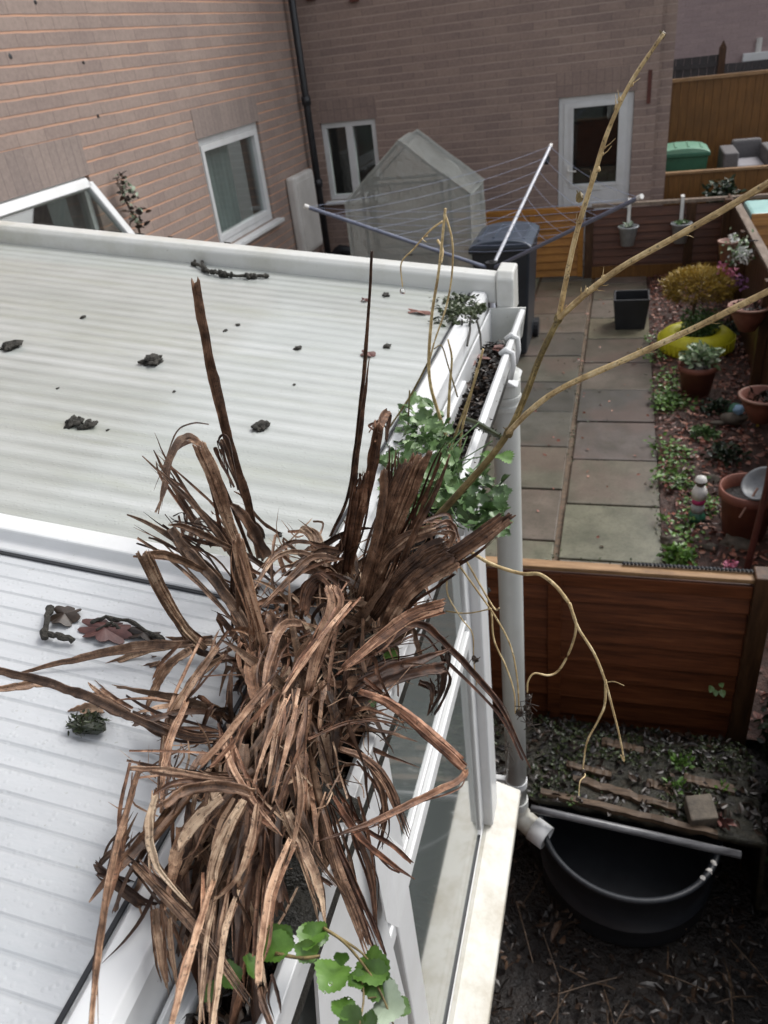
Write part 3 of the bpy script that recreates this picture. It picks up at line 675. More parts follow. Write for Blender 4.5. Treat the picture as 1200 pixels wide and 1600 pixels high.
# orange panel and teal topped box beyond it
a = Py(1172, 332, 8.1); g = MB(); lap_panel(g, (a.x + .02, 8.1), (a.x + 1.3, 8.1), .1, a.z - .02, 9)
op = thing('fence', (a.x + .6, 8.1, 0), 'orange brown boarded panel behind the right fence under the pale teal lid', 'fence'); g.build('boards', 'orange_wood', op)
sb = thing('storage_box', (a.x + .6, 8.6, 0), 'storage box with pale teal lid behind the orange panel, right edge', 'box')
a = Py(1163, 306, 8.9)
g = MB(); g.box(a.x + .05, a.x + 1.1, 8.35, 8.85, 0, a.z - .12); g.build('body', 'grey_plastic', sb, bevel=.02)
g = MB(); g.box(a.x - .0, a.x + 1.15, 8.28, 8.9, a.z - .119, a.z - .04); g.build('lid', 'teal_plastic', sb, bevel=.03)

# ================================================================ yard objects
# walk-in plastic greenhouse
GY = 8.0; lf, rt, ap = Py(537, 310, GY), Py(735, 312, GY), Py(622, 218, GY)
xl, xr_, xa_ = lf.x, rt.x, (lf.x + rt.x) / 2; ez, az = (lf.z + rt.z) / 2, ap.z; GB = GY + .85
xa_ = ap.x
gh = thing('greenhouse', (xa_, GY + .5, 0), 'small pitched plastic covered greenhouse tent beside the black bin', 'greenhouse')
g = MB()
def sheet(mb, a, b, c, d, n=12, amp=.012, sd2=0):
    a, b, c, d = map(Vector, (a, b, c, d)); nv = (b - a).cross(d - a).normalized(); vs = []
    for j in range(n + 1):
        for i in range(n + 1):
            u, v2 = i / n, j / n; p = (a.lerp(b, u)).lerp(d.lerp(c, u), v2)
            k = amp * 2.2 * noise.noise(p * 3.1 + Vector((sd2, 0, 0))) * (4 * u * (1 - u) + .1) * (4 * v2 * (1 - v2) + .1) ** .5; vs.append(p + nv * k)
    mb.add(vs, [(j * (n + 1) + i, j * (n + 1) + i + 1, (j + 1) * (n + 1) + i + 1, (j + 1) * (n + 1) + i) for j in range(n) for i in range(n)])
for yq, s_ in ((GY, 0), (GB, 5)):
    sheet(g, (xl, yq, 0), (xr_, yq, 0), (xr_, yq, ez), (xl, yq, ez), 14, .02, s_)
    sheet(g, (xl, yq, ez), (xr_, yq, ez), (xa_ + .002, yq, az), (xa_ - .002, yq, az), 10, .015, s_)
sheet(g, (xl, GY, 0), (xl, GB, 0), (xl, GB, ez), (xl, GY, ez), 12, .03, 9); sheet(g, (xr_, GY, 0), (xr_, GB, 0), (xr_, GB, ez), (xr_, GY, ez), 12, .05, 11)
sheet(g, (xl - .02, GY, ez), (xl - .02, GB, ez), (xa_, GB, az), (xa_, GY, az), 12, .02, 3); sheet(g, (xr_ + .02, GY, ez), (xr_ + .02, GB, ez), (xa_, GB, az), (xa_, GY, az), 12, .045, 4)
g.build('cover', 'greenhouse_film', gh, smooth=True)
g = MB()
for yq in (GY + .03, GB - .03, ):
    for (p, q) in (((xl + .03, 0), (xl + .03, ez)), ((xr_ - .03, 0), (xr_ - .03, ez)), ((xl + .03, ez), (xa_, az - .03)), ((xr_ - .03, ez), (xa_, az - .03))):
        g.tube([(p[0], yq, p[1]), (q[0], yq, q[1])], .011, 6)
for (X, z) in ((xl + .03, ez), (xr_ - .03, ez), (xa_, az - .03)): g.tube([(X, GY + .03, z), (X, GB - .03, z)], .011, 6)
g.build('frame', 'dark_pipe', gh)
for (x0, x1, z) in ((Py(565, 0, GY).x, 0, 0),):
    a, b = Py(565, 288, GY + .03), Py(690, 285, GY + .03)
    g = MB(); zz = (a.z + b.z) / 2
    for yq in (GY + .03, GY + .4):
        for X in (a.x, b.x): g.tube([(X, yq, .05), (X, yq, zz)], .016, 6)
        g.tube([(a.x, yq, zz), (b.x, yq, zz)], .016, 6); g.tube([(a.x, yq, zz - .7), (b.x, yq, zz - .7)], .010, 6)
    for X in (a.x, b.x): g.tube([(X, GY + .12, zz), (X, GY + .5, zz)], .01, 6)
    g.build('shelf_rack', 'dark_pipe', gh)
g = MB()
for i in range(7):
    g = MB(); X = a.x + (b.x - a.x) * (i + .6) / 7.5; yq = GY + rnd(.02, .05); L_ = rnd(.08, .35)
    g.tube([(X, yq, zz), (X + rnd(-.03, .03), yq, zz - L_ * .5), (X + rnd(-.04, .04), yq, zz - L_)], .008, 5); g.build('hanging_tie', 'dark_pipe', gh)

# wheelie bins
def wheelie(base, label, bm, lm, wd=.58, dp=.72, h=1.06, rz=0, hinge=True):
    b = Vector(base); t = thing('wheelie_bin', b, label, 'wheelie bin')
    g = MB(); k = .84; vs = []
    for z, s_ in ((.06, k), (h - .06, 1.0)):
        for (sx, sy) in ((-1, -1), (1, -1), (1, 1), (-1, 1)): vs.append(b + Vector((sx * wd / 2 * s_, sy * dp / 2 * s_ , z)))
    g.add(vs, [(0, 3, 2, 1), (0, 1, 5, 4), (1, 2, 6, 5), (2, 3, 7, 6), (3, 0, 4, 7)]); g.build('body', bm, t, bevel=.02)
    g = MB(); g.box(b.x - wd / 2 - .02, b.x + wd / 2 + .02, b.y - dp / 2 - .03, b.y + dp / 2, h - .059, h - .012); g.build('rim', bm, t, bevel=.01)
    g = MB(); n = 10; vs = []
    for i in range(n + 1):
        u = -1 + 2 * i / n
        for sy in (-1, 1): vs.append(b + Vector((u * (wd / 2 + .015), sy * (dp / 2 + .01) - .01, h - .0115 + .055 * (1 - u * u) ** .6)))
    fs = [(2 * i, 2 * i + 1, 2 * i + 3, 2 * i + 2) for i in range(n)] + [tuple(2 * i for i in range(n + 1)), tuple(2 * i + 1 for i in range(n, -1, -1))]
    g.add(vs, fs); ld = g.build('lid', lm, t, bevel=.006)
    for i in range(4):
        u = -.75 + .5 * i; g = MB(); zz = h + .055 * (1 - u * u) ** .6 - .012
        g.box(b.x + u * wd / 2 - .012, b.x + u * wd / 2 + .012, b.y - dp / 2 + .08, b.y + dp / 2 - .1, zz - .01, zz + .012); g.build('lid_rib', lm, ld, bevel=.004)
    for sx in (-1, 1):
        g = MB(); g.tube([(b.x + sx * wd * .42, b.y + dp / 2 * .9, .1), (b.x + sx * (wd * .42 + .05), b.y + dp / 2 * .9, .1)], .1, 18); g.build('wheel', 'black_plastic', t)
    g = MB(); g.tube([(b.x - wd * .4, b.y + dp / 2 + .03, h), (b.x + wd * .4, b.y + dp / 2 + .03, h)], .014, 8); g.build('handle', bm, t)
    return t
q = Pz(799, 352, 1.05)
wheelie((q.x + .0, q.y - .42, 0), 'black wheelie bin with blue grey lid in front of the orange gate', 'bin_plastic', 'bin_lid_plastic', .50)
q = Py(1058, 235, 11.2); wheelie((q.x + .05, 11.2, 0), 'green wheelie bin in the neighbouring garden by the tall brown fence', 'green_plastic', 'green_lid', .60, .6, q.z + .02)
# dark box by the bin near the conservatory
# rattan armchair
bl, br2 = Py(1143, 218, 11.5), Py(1190, 213, 11.5); ct = Py(1175, 250, 11.1).z; at_ = Py(1140, 233, 11.0)
ac = thing('armchair', ((bl.x + br2.x) / 2, 11.1, 0), 'grey rattan garden armchair with pale cushion, half hidden by the low fence', 'armchair')
g = MB(); g.box(bl.x + .02, br2.x - .02, 10.8, 11.38, .02, ct - .10); g.build('seat', 'rattan_grey', ac, bevel=.02)
g = MB(); g.box(bl.x, br2.x, 11.4, 11.54, .02, (bl.z + br2.z) / 2); g.build('backrest', 'rattan_grey', ac, bevel=.03)
for (xx0, xx1) in ((bl.x - .15, bl.x + .018), (br2.x - .018, br2.x + .15)):
    g = MB(); g.box(xx0, xx1, 10.72, 11.39, .02, at_.z); g.build('armrest', 'rattan_grey', ac, bevel=.02)
g = MB(); g.box(bl.x + .021, br2.x - .021, 10.78, 11.37, ct - .099, ct); g.build('seat_cushion', 'cushion_grey', ac, bevel=.03)
# small ornamental plant in the neighbour's garden
q = Py(1130, 300, 9.8)
lp = thing('potted_plant', (q.x, 9.8, 0), 'dark leafy plant poking above the back fence before the low brown fence', 'plant')
g = MB()
for i in range(420): g.t = (rnd(.3, 1), 0, 0); p = Vector((q.x, 9.8, q.z - .05)) + rdir(-1, 1) * rnd(.05, .22); g.card(p, rdir(-.2, .7), rdir(0, 1), .07, .035)
g.build('foliage', 'ivy_green', lp); g = MB(); g.tube([(q.x, 9.8, 0), (q.x, 9.8, q.z)], .03, 6); g.build('trunk', 'rotten_wood', lp)

# rotary airer with three arms
hub = Py(768, 420, 5.5)
ra = thing('rotary_airer', (hub.x, hub.y, 0), 'open rotary clothes airer with blue grey arms and line, beyond the conservatory roof', 'clothes airer')
g = MB(); g.tube([(hub.x, hub.y, 0), (hub.x, hub.y, hub.z + .05)], .02, 10); g.build('pole', 'airer_metal', ra, smooth=True)
g = MB(); g.tube([(hub.x, hub.y, hub.z - .06), (hub.x, hub.y, hub.z + .05)], .045, 10); g.build('hub', 'black_plastic', ra)
tips = [Pz(480, 323, 1.785), Pz(860, 228, 1.785), Pz(999, 308, 1.785)]
for k, T in enumerate(tips):
    g = MB(); g.tube([hub, T], .0125, 8); ao = g.build('arm', 'airer_metal' if k == 1 else 'airer_arm', ra)
    g = MB(); g.tube([T - (T - hub).normalized() * .01, T + (T - hub).normalized() * .02], .0145, 8); g.build('end_cap', 'white_paint', ao)
g = MB()
for j in range(7):
    s_ = 1 - j * .11
    for k in range(3):
        a, b = hub.lerp(tips[k], s_), hub.lerp(tips[(k + 1) % 3], s_); pts = []
        for i in range(9): u = i / 8; p = a.lerp(b, u); p.z -= .05 * 4 * u * (1 - u) * s_; pts.append(p)
        g.tube(pts, .0012, 5, False)
ln_ = g.build('washing_line', 'cord_blue', ra)
p = tips[2]
# peg bag / folded blue cloth near the right tip
g = MB(); q = tips[1].lerp(hub, .08); g.blob(q - Vector((.0, .0, .03)), .035, 2, .3, (.8, .5, 1.2)); g.build('sliding_hub', 'black_plastic', ra)

# white panel leaning by the left wall
a = Py(455, 262, 7.4)
wp = thing('white_cabinet', (WX + .12, 8.2, 0), 'weathered white narrow cabinet against the left wall by the corner', 'cabinet')
a, b, c2 = Px(459, 275, WX + .12), Px(489, 264, WX + .12), Px(480, 378, WX + .12)
g = MB(); g.box(WX + .005, WX + .12, a.y, b.y, max(.02, c2.z - .15), (a.z + b.z) / 2); g.build('body', 'weathered_white', wp, bevel=.03)
g = MB(); g.box(WX + .1205, WX + .13, a.y + .04, b.y - .04, max(.02, c2.z - .1), (a.z + b.z) / 2 - .07); g.build('door', 'weathered_white', wp, bevel=.006)
# junk at the foot of the corner
g = MB(); q = Pz(540, 392, .3); g.blob(q, .22, 3, .3, (1.3, 1, .7))
lump(g, 'rubbish_bag', 'black_plastic', (q.x, q.y, 0), 'dark crumpled rubbish bag on the ground left of the greenhouse', 'bag', smooth=True)
# climber on the left wall
q = Px(190, 300, WX + .05); cl = thing('wall_plant', (WX + .05, q.y, 0), 'straggly half dead climbing plant on the left brick wall between two windows', 'plant')
g = MB(); q0 = Px(215, 350, WX + .08)
pts = [Vector((WX + .04, q0.y, 0)), q0, Px(200, 320, WX + .06), Px(188, 295, WX + .05), Px(182, 278, WX + .05)]
g.tube(pts, [.012, .01, .008, .006, .004], 6); g.build('stem', 'rotten_wood', cl)
g = MB()
for i in range(90):
    t = random.random(); p = pts[1].lerp(pts[-1], t) + Vector((rnd(0, .06), rnd(-.12, .12) * (1.2 - t), rnd(-.08, .08))); g.t = (rnd(0, 1), 0, 0)
    g.card(p, rdir(-.6, .6), rdir(-.4, 1), rnd(.03, .07), rnd(.015, .035))
g.build('leaves', 'leaf_litter', cl)
g = MB()
for i in range(34):
    t = random.random() ** .7; p = pts[1].lerp(pts[-1], t) + Vector((rnd(0.02, .08), rnd(-.1, .1) * (1.2 - t), rnd(-.08, .08))); g.t = (rnd(0, 1), 0, 0)
    g.card(p, rdir(-.6, .6), rdir(-.4, 1), rnd(.03, .06), rnd(.015, .03))
g.build('pale_leaves', 'pale_underside', cl)

# buckets hung on the back fence
def hung_bucket(px, py, label, fl):
    top = Py(px, py - 38, BF - .06); b = Py(px, py, BF - .17); r = .10; h = .19
    t = thing('hanging_bucket', (b.x, BF - .17, b.z), label, 'bucket planter', 'buckets hung on the back fence')
    g = MB(); g.lathe([(.0, -h), (r * .68, -h), (r, 0), (r + .012, .004), (r + .012, .016), (r - .004, .014), (r * .9, -.03), (0, -.03)], b, 22); g.build('bucket', 'galvanised', t, smooth=True)
    g = MB(); g.obox(((b.x), BF - .05, (zb + b.z) / 2 + .0), (.018, 0, 0), (0, .004, 0), (0, 0, (zb - b.z) / 2 + .03)); g.obox((b.x, BF, zb + .034), (.018, 0, 0), (0, .055, 0), (0, 0, .004)); g.obox((b.x, BF - .105, b.z - .02), (.018, 0, 0), (0, .055, 0), (0, 0, .004))
    g.build('strap', 'white_paint', t)
    g = MB(); g.blob(b + Vector((0, 0, -.01)), .06, 2, .4, (1, 1, .5)); g.build('soil', 'wet_soil', t)
    g = MB()
    for i in range(14): g.t = (rnd(.3, 1), 0, 0); g.card(b + Vector((rnd(-.05, .05), rnd(-.05, .05), .01)), rdir(.1, 1), rdir(-.2, 1), .06, .03)
    g.build('seedling', fl, t)
hung_bucket(982, 355, 'grey metal bucket hung on the back fence nearer the gate, with pale teal sprigs inside', 'pale_underside')
hung_bucket(1065, 350, 'grey metal bucket hung on the back fence above the golden conifer', 'weed_green')

# yellow tyre planter with conifer
TC = Vector((.69, 6.95, 0))
ty = thing('tyre_planter', TC, 'bright yellow painted car tyre used as a planter at the back of the bed', 'planter')
g = MB(); prof = []
for i in range(17):
    a = R(-200 + 220 * i / 16); prof.append((.235 + .085 * math.cos(a), .125 + .10 * math.sin(a)))
prof = [(.16, .02)] + [(.22 + .095 * math.cos(R(a)), .115 + .105 * math.sin(R(a))) for a in range(-90, 181, 15)] + [(.15, .10), (.17, .03)]
g.lathe(prof, TC, 40, 1, 1); g.build('tyre', 'tyre_yellow', ty, smooth=True)
g = MB()
for i in range(40):
    a = 2 * math.pi * i / 40; c_ = TC + Vector((.316 * math.cos(a), .316 * math.sin(a), .115)); tv = Vector((-math.sin(a), math.cos(a), 0)); g.obox(c_, tv * .012, Vector((math.cos(a), math.sin(a), 0)) * .004, Vector((0, 0, .045)))
g.build('tread_blocks', 'tyre_yellow', ty)
g = MB(); g.lathe([(0, .15), (.1, .155), (.17, .13)], TC, 20); g.build('soil', 'wet_soil', ty)
sh = thing('conifer_shrub', TC + Vector((0, 0, .14)), 'golden orange dwarf conifer growing out of the yellow tyre', 'shrub')
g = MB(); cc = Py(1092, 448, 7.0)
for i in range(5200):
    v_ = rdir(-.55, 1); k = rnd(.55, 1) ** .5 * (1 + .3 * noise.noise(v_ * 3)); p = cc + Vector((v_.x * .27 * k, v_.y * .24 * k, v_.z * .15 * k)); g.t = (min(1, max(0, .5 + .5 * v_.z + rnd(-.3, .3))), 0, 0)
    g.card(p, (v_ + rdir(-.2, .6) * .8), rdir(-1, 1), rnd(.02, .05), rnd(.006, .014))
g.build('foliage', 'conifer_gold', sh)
g = MB()
for i in range(1300):
    v_ = rdir(-1, .6); p = Py(1097, 502, 7.0) + v_ * rnd(.04, .17); g.t = (rnd(0, .8), 0, 0); g.card(p, v_ + rdir(-.2, .6), rdir(-1, 1), rnd(.02, .045), rnd(.012, .022))
g.build('green_foliage', 'weed_green', sh)
g = MB(); g.tube([TC + Vector((0, 0, .13)), cc - Vector((.03, 0, .25)), cc], [.02, .018, .01], 7); g.build('trunk', 'rotten_wood', sh)
# pots
def pot(base, r, h, mat, name, label, cat='plant pot', saucer=False):
    b = Vector(base); t = thing(name, b, label, cat)
    g = MB(); g.lathe([(0, .004), (r * .70, .004), (r * .93, h * .82), (r * 1.0, h * .83), (r * 1.03, h * .85), (r * 1.03, h), (r * .95, h), (r * .9, h * .8), (r * .88, h * .78)], b, 30); g.build('pot', mat, t, smooth=True)
    g = MB(); g.lathe([(0, h * .8), (r * .5, h * .82), (r * .89, h * .78)], b, 20); g.build('soil', 'wet_soil', t)
    return t
c_ = Pz(1088, 626, .02); c_ = Vector((c_.x, c_.y + .12, .02))
pt = pot(c_, .145, .26, 'terracotta', 'potted_plant', 'variegated leafy plant in a dark red pot in front of the yellow tyre', 'potted plant')
g = MB()
for i in range(240):
    v_ = rdir(0, 1); g.t = (rnd(0, 1), 0, 0); g.card(c_ + Vector((0, 0, .28)) + Vector((v_.x * .15, v_.y * .15, v_.z * .11)) * rnd(.3, 1), v_ + rdir(-.5, .5), rdir(.2, 1), rnd(.04, .08), rnd(.025, .045))
g.build('foliage', 'variegated', pt)
c_ = Pz(1172, 838, .02); c_ = Vector((c_.x + .05, c_.y + .12, .02))
tp = Pz(1172, 765, .33)
bigp = pot((tp.x, tp.y, .02), .155, .33, 'terracotta', 'plant_pot', 'large terracotta pot leaning full of grey bowl, right side of the bed')
gb = thing('bowl', (tp.x + .10, tp.y - .02, .36), 'grey round plastic bowl tipped on the terracotta pot rim', 'bowl')
g = MB(); n = 24; q = Pz(1190, 755, .42); nv = Vector((-.45, -.35, .8)).normalized(); ax = nv.cross(Vector((0, 0, 1))).normalized(); bx = nv.cross(ax); vs = []
for (r_, z_) in ((.0, -.05), (.05, -.047), (.085, -.02), (.10, 0), (.108, .004), (.095, .0), (.08, -.018), (.045, -.04), (0, -.043)):
    for k in range(n): th = 6.28318 * k / n; vs.append(q + nv * z_ + r_ * (math.cos(th) * ax + math.sin(th) * bx))
g.add(vs, [(i * n + k, i * n + (k + 1) % n, (i + 1) * n + (k + 1) % n, (i + 1) * n + k) for i in range(8) for k in range(n)]); g.build('dish', 'grey_plastic', gb, smooth=True)
g = MB(); g.tube([q + nv * -.03 + Vector((-.03, -.02, 0)), q + Vector((-.10, -.1, -.16))], .006, 6); g.build('handle', 'terracotta_pale', gb)
# rusty stake at the near right of the bed
g = MB(); a, b = Pz(1166, 893, .02), Py(1182, 800, Pz(1166, 893, .02).y - .02); g.tube([(a.x, a.y, 0), (a.x + .03, a.y, .55), (b.x + .03, a.y, .85)], [.018, .016, .014], 8)
lump(g, 'metal_stake', 'rusty_red', (a.x, a.y, 0), 'dark rusty red stake standing in front of the large terracotta pot', 'stake')
# black pot
c_ = Pz(984, 520, 0); g = MB(); bb = Vector((c_.x, c_.y + .14, .03))
sqp = thing('square_planter', bb, 'square black plastic planter standing on the slabs by the back fence', 'planter')
vs = []; 
for z, r in ((0, .135), (.30, .165), (.30, .145), (.2, .14)):
    for (sx, sy) in ((-1, -1), (1, -1), (1, 1), (-1, 1)): vs.append(bb + Vector((sx * r, sy * r, z)))
g.add(vs, [(0, 3, 2, 1)] + [(i * 4 + k, i * 4 + (k + 1) % 4, (i + 1) * 4 + (k + 1) % 4, (i + 1) * 4 + k) for i in range(3) for k in range(4)]); g.build('pot', 'black_plastic', sqp, bevel=.008)
g = MB(); g.box(bb.x - .14, bb.x + .14, bb.y - .14, bb.y + .14, .22, .235); g.build('soil', 'wet_soil', sqp)
# wall planters on the right fence
for (px, py, YY, mat, lab) in ((1180, 480, None, 'terracotta_pale', 'half round terracotta planter hanging on the right fence below the flowers'), (1203, 620, None, 'terracotta_pale', 'second terracotta fence planter, cut by the right edge halfway down')):
    q = Px(px, py, RX_ - .12); t = thing('wall_planter', (RX_ - .12, q.y, q.z), lab, 'wall planter')
    g = MB(); vs = []; n = 18; prof = [(0, -.17), (.06, -.165), (.12, -.05), (.135, -.0), (.145, .002), (.145, .018), (.13, .018), (.115, -.03), (0, -.04)]
    g.lathe(prof, (RX_ - .155, q.y, q.z), 26); g.build('pot', 'terracotta', t, smooth=True)
    g = MB(); g.tube([(RX_ - .155 + .145 * math.cos(6.2832 * k / 26), q.y + .145 * math.sin(6.2832 * k / 26), q.z + .012) for k in range(27)], .009, 6); g.build('rim', mat, t, smooth=True)
    g = MB()
    for i in range(60): g.t = (rnd(0, .6), 0, 0); g.card(Vector((RX_ - .155 + rnd(-.08, .08), q.y + rnd(-.08, .08), q.z - .01)), rdir(0, 1), rdir(-1, 1), .06, .015)
    g.build('dry_plant', 'leaf_litter', t)
# flowers on the right fence corner
q = Py(1150, 400, 7.0); q.x = min(q.x, RX_ - .12)
fp = thing('flower_basket', q, 'hanging pot of white and pink artificial flowers on the right fence above the conifer', 'flowers')
a = Py(1138, 385, 7.0)
g = MB(); g.lathe([(0, -.16), (.05, -.16), (.08, 0), (.088, .0), (.08, -.02), (0, -.03)], a + Vector((0, 0, .05)), 18); g.build('pot', 'terracotta_pale', fp, smooth=True)
for (nm, mat, cx, cy, n_, sp_) in (('white_blooms', 'white_petal', 1160, 398, 90, .07), ('pink_blooms', 'pink_petal', 1142, 425, 34, .045), ('purple_blooms', 'purple_petal', 1152, 440, 60, .06), ('leaves', 'variegated', 1152, 390, 120, .10), ('upper_blooms', 'white_petal', 1145, 372, 24, .04), ('left_blooms', 'pink_petal', 1128, 415, 16, .03)):
    g = MB(); c_ = Py(cx, cy, 6.95)
    for i in range(n_):
        g.t = (rnd(0, 1), 0, 0); p = c_ + Vector((random.gauss(0, 1), random.gauss(0, .6), random.gauss(0, 1))) * sp_ * .55
        g.card(p, rdir(-1, 1), rdir(-1, 1), rnd(.02, .04), rnd(.018, .032))
    g.build(nm, mat, fp)
g = MB(); g.tube([q + Vector((-.05, 0, .03)), q + Vector((.02, 0, .12)), Vector((RX_ - .002, q.y, q.z + .12))], .006, 6); g.build('hook', 'dark_pipe', fp)
# garden ornaments
def duck(px, py):
    b = Pz(px, py, .02); t = thing('bird_ornament', b, 'small painted bird ornament, grey and blue with a yellow flower head beside it', 'ornament')
    g = MB(); g.blob(b + Vector((0, 0, .07)), .06, 3, .12, (1.5, .8, .8)); g.blob(b + Vector((-.10, -.03, .05)), .035, 2, .1, (1.6, .6, .5)); g.build('body', 'stone', t, smooth=True)
    g = MB(); g.blob(b + Vector((.03, 0, .14)), .038, 3, .1); g.build('head', 'blue_paint', t, smooth=True)
    g = MB(); g.blob(b + Vector((.17, 0, .10)), .05, 3, .18, (1.2, .8, .8)); g.tube([b + Vector((.17, 0, 0)), b + Vector((.17, 0, .08))], .01, 6); g.build('yellow_head', 'yellow_paint', t, smooth=True)
    g = MB(); g.blob(b + Vector((.02, .08, .1)), .05, 2, .2, (1, 1, 1.1)); g.build('dark_back', 'green_plastic', t, smooth=True)
duck(1143, 668)
def gnome(px, py, h=.24):
    b = Pz(px, py, .03); t = thing('gnome_ornament', b, 'small painted garden figure with white top and magenta belt in the bed', 'ornament')
    g = MB(); g.lathe([(0, 0), (.05, 0), (.052, .03), (.03, .07), (0, .07)], b, 16); g.build('base', 'green_plastic', t, smooth=True)
    g = MB(); g.lathe([(0, .05), (.035, .055), (.04, .09), (.03, .12), (0, .12)], b, 16); g.build('legs', 'galvanised', t, smooth=True)
    g = MB(); g.lathe([(0, .115), (.036, .12), (.037, .135), (.034, .15), (0, .15)], b, 16); g.build('belt', 'magenta_paint', t, smooth=True)
    g = MB(); g.lathe([(0, .145), (.036, .15), (.045, .19), (.03, .23), (0, .24)], b, 16); g.build('torso', 'white_paint', t, smooth=True)
    g = MB(); g.blob(b + Vector((0, 0, .255)), .028, 3, .05); g.build('head', 'stone', t, smooth=True)
    g = MB(); g.lathe([(.034, .268), (.028, .29), (0, .30)], b, 14); g.build('hat', 'white_paint', t, smooth=True)
gnome(1088, 812)
for (px, py, r, lab) in ((1112, 750, .05, 'pale stone lump beside the painted garden figure'), (1050, 845, .055, 'flat grey stone at the slab edge of the bed'), (1155, 850, .08, 'large pale stone near the rusty stake'), (1082, 672, .035, 'small white stone among weeds below the red pot'), (1110, 855, .035, 'small cream stone in front of the painted figure')):
    b = Pz(px, py, .04); g = MB(); g.blob(b, r, 3, .3, (1.1, .9, .6)); lump(g, 'stone', 'stone', (b.x, b.y, .02), lab, 'stone', 'stones in the bed', smooth=True)
b = Pz(1143, 886, .08); fl = MB()
for i in range(60): fl.t = (1, 0, 0); fl.card(b + rdir(-1, 1) * rnd(0, .035), rdir(-.2, 1), rdir(-1, 1), .025, .02)
lump(fl, 'pink_flower', 'pink_petal', (b.x, b.y, .04), 'pink flower head on the soil just behind the near fence', 'flower')
# low plants in the bed
for (px, py, r, mat, lab) in ((1100, 680, .10, 'weed_green', 'green leafy weed tuft left of the bird ornament'), (1135, 715, .14, 'ivy_green', 'dark leafy clump in the middle of the bed'), (1120, 640, .12, 'ivy_green', 'dark small plant right of the red pot base'), (1060, 872, .09, 'bright_green', 'small bright weed close to the near fence'), (1135, 520, .16, 'ivy_green', 'dark shrub right of the yellow tyre')):
    b = Pz(px, py, .05); g = MB()
    for i in range(170): g.t = (rnd(.1, 1), 0, 0); v_ = rdir(.0, 1); g.card(b + Vector((v_.x * r, v_.y * r, v_.z * r * .6)) * rnd(.2, 1), v_ + rdir(-.4, .4), rdir(0, 1), rnd(.03, .05), rnd(.018, .03))
    t = thing('leafy_plant', (b.x, b.y, 0), lab, 'plant', 'small plants in the bed'); g.build('foliage', mat, t)
    g = MB(); g.tube([(b.x, b.y, 0), (b.x, b.y, r * .6)], .006, 5); g.build('stem', 'rotten_wood', t)

# ================================================================ near yard below the conservatory
TBc = Vector((.122, 1.793, -.165))
tb = thing('tub', TBc, 'large round black plastic tub with a dark opening below the downpipe', 'tub')
g = MB(); g.lathe([(.0, .168), (.285, .168), (.288, .18), (.289, .26), (.294, .263), (.294, .272), (.289, .275), (.288, .435), (.300, .437), (.304, .447), (.300, .457), (.286, .455), (.276, .43), (.250, .19), (0, .186)], TBc, 64); g.build('shell', 'tub_plastic', tb, smooth=True)
g = MB(); g.lathe([(0, .25), (.255, .25)], TBc, 40); g.build('standing_water', 'dark_pipe', tb)
g = MB()
for d in (-38, -31, -24):
    g = MB(); a0 = R(d); g.blob(TBc + Vector((math.cos(a0) * .292, math.sin(a0) * .292, .455)), .009, 2, .4, (1, 1, .5)); g.build('pale_mark', 'weathered_white', tb)
g = MB(); a, b = Pz(852, 1268, .38), Pz(1158, 1336, .38); g.tube([a + (a - b) * .08, a, b], .013, 12)
lump(g, 'metal_pole', 'pole_metal', a, 'long dull metal pole lying behind the rim of the black tub', 'pole', smooth=True)
# mossy bank behind the tub, its front lip lying over the back of the tub
def bslope(Y): return .345 - .10 * max(0, Y - 1.72) - .75 * max(0, Y - 2.12)
def bz(X, Y): return bslope(Y) + .018 * noise.noise(Vector((X * 7, Y * 7, 3))) + .01 * noise.noise(Vector((X * 24, Y * 24, 3)))
def Pb(x, y):
    p = Pz(x, y, .25)
    for _ in range(4): p = Pz(x, y, bslope(p.y))
    return p
g = MB(); n = 56; vs = []; x0, x1 = -.62, .60
for j in range(n + 1):
    for i in range(n + 1):
        X = x0 + (x1 - x0) * i / n; yf = 1.775 - .085 * (X + .15) + .012 * noise.noise(Vector((X * 15, 0, 0))); Y = yf + (2.395 - yf) * j / n
        vs.append((X, Y, bz(X, Y) if X < .555 else .02))
g.add(vs, [(j * (n + 1) + i, j * (n + 1) + i + 1, (j + 1) * (n + 1) + i + 1, (j + 1) * (n + 1) + i) for j in range(n) for i in range(n)])
struct(g, 'soil_bank', 'bank_soil', smooth=True, solid=.022)
g = MB()
for i in range(5200):
    X = rnd(x0, .55); Y = rnd(1.77, 2.38); k = noise.noise(Vector((X * 5, Y * 6, 7)))
    if k < -.02: continue
    g.t = (rnd(0, 1), 0, 0); g.card(Vector((X, Y, bz(X, Y) + .012 + rnd(0, .012))), rdir(-.1, .7), rdir(0, 1), rnd(.008, .02), rnd(.006, .014))
tag(g.build('bank_moss', 'moss'), 'dark green moss over the soil bank behind the tub', 'moss', kind='stuff')
g = MB()
for i in range(1100):
    X = rnd(x0, .55); Y = rnd(1.77, 2.38); g.t = (rnd(0, .8) ** 2, 0, 0); g.card(Vector((X, Y, bz(X, Y) + .014 + rnd(0, .012))), rdir(-.1, .4), rdir(.2, 1), rnd(.015, .045), rnd(.008, .022))
tag(g.build('bank_litter', 'leaf_litter'), 'brown dead leaves and wood scraps over the mossy bank', 'leaf litter', kind='stuff')
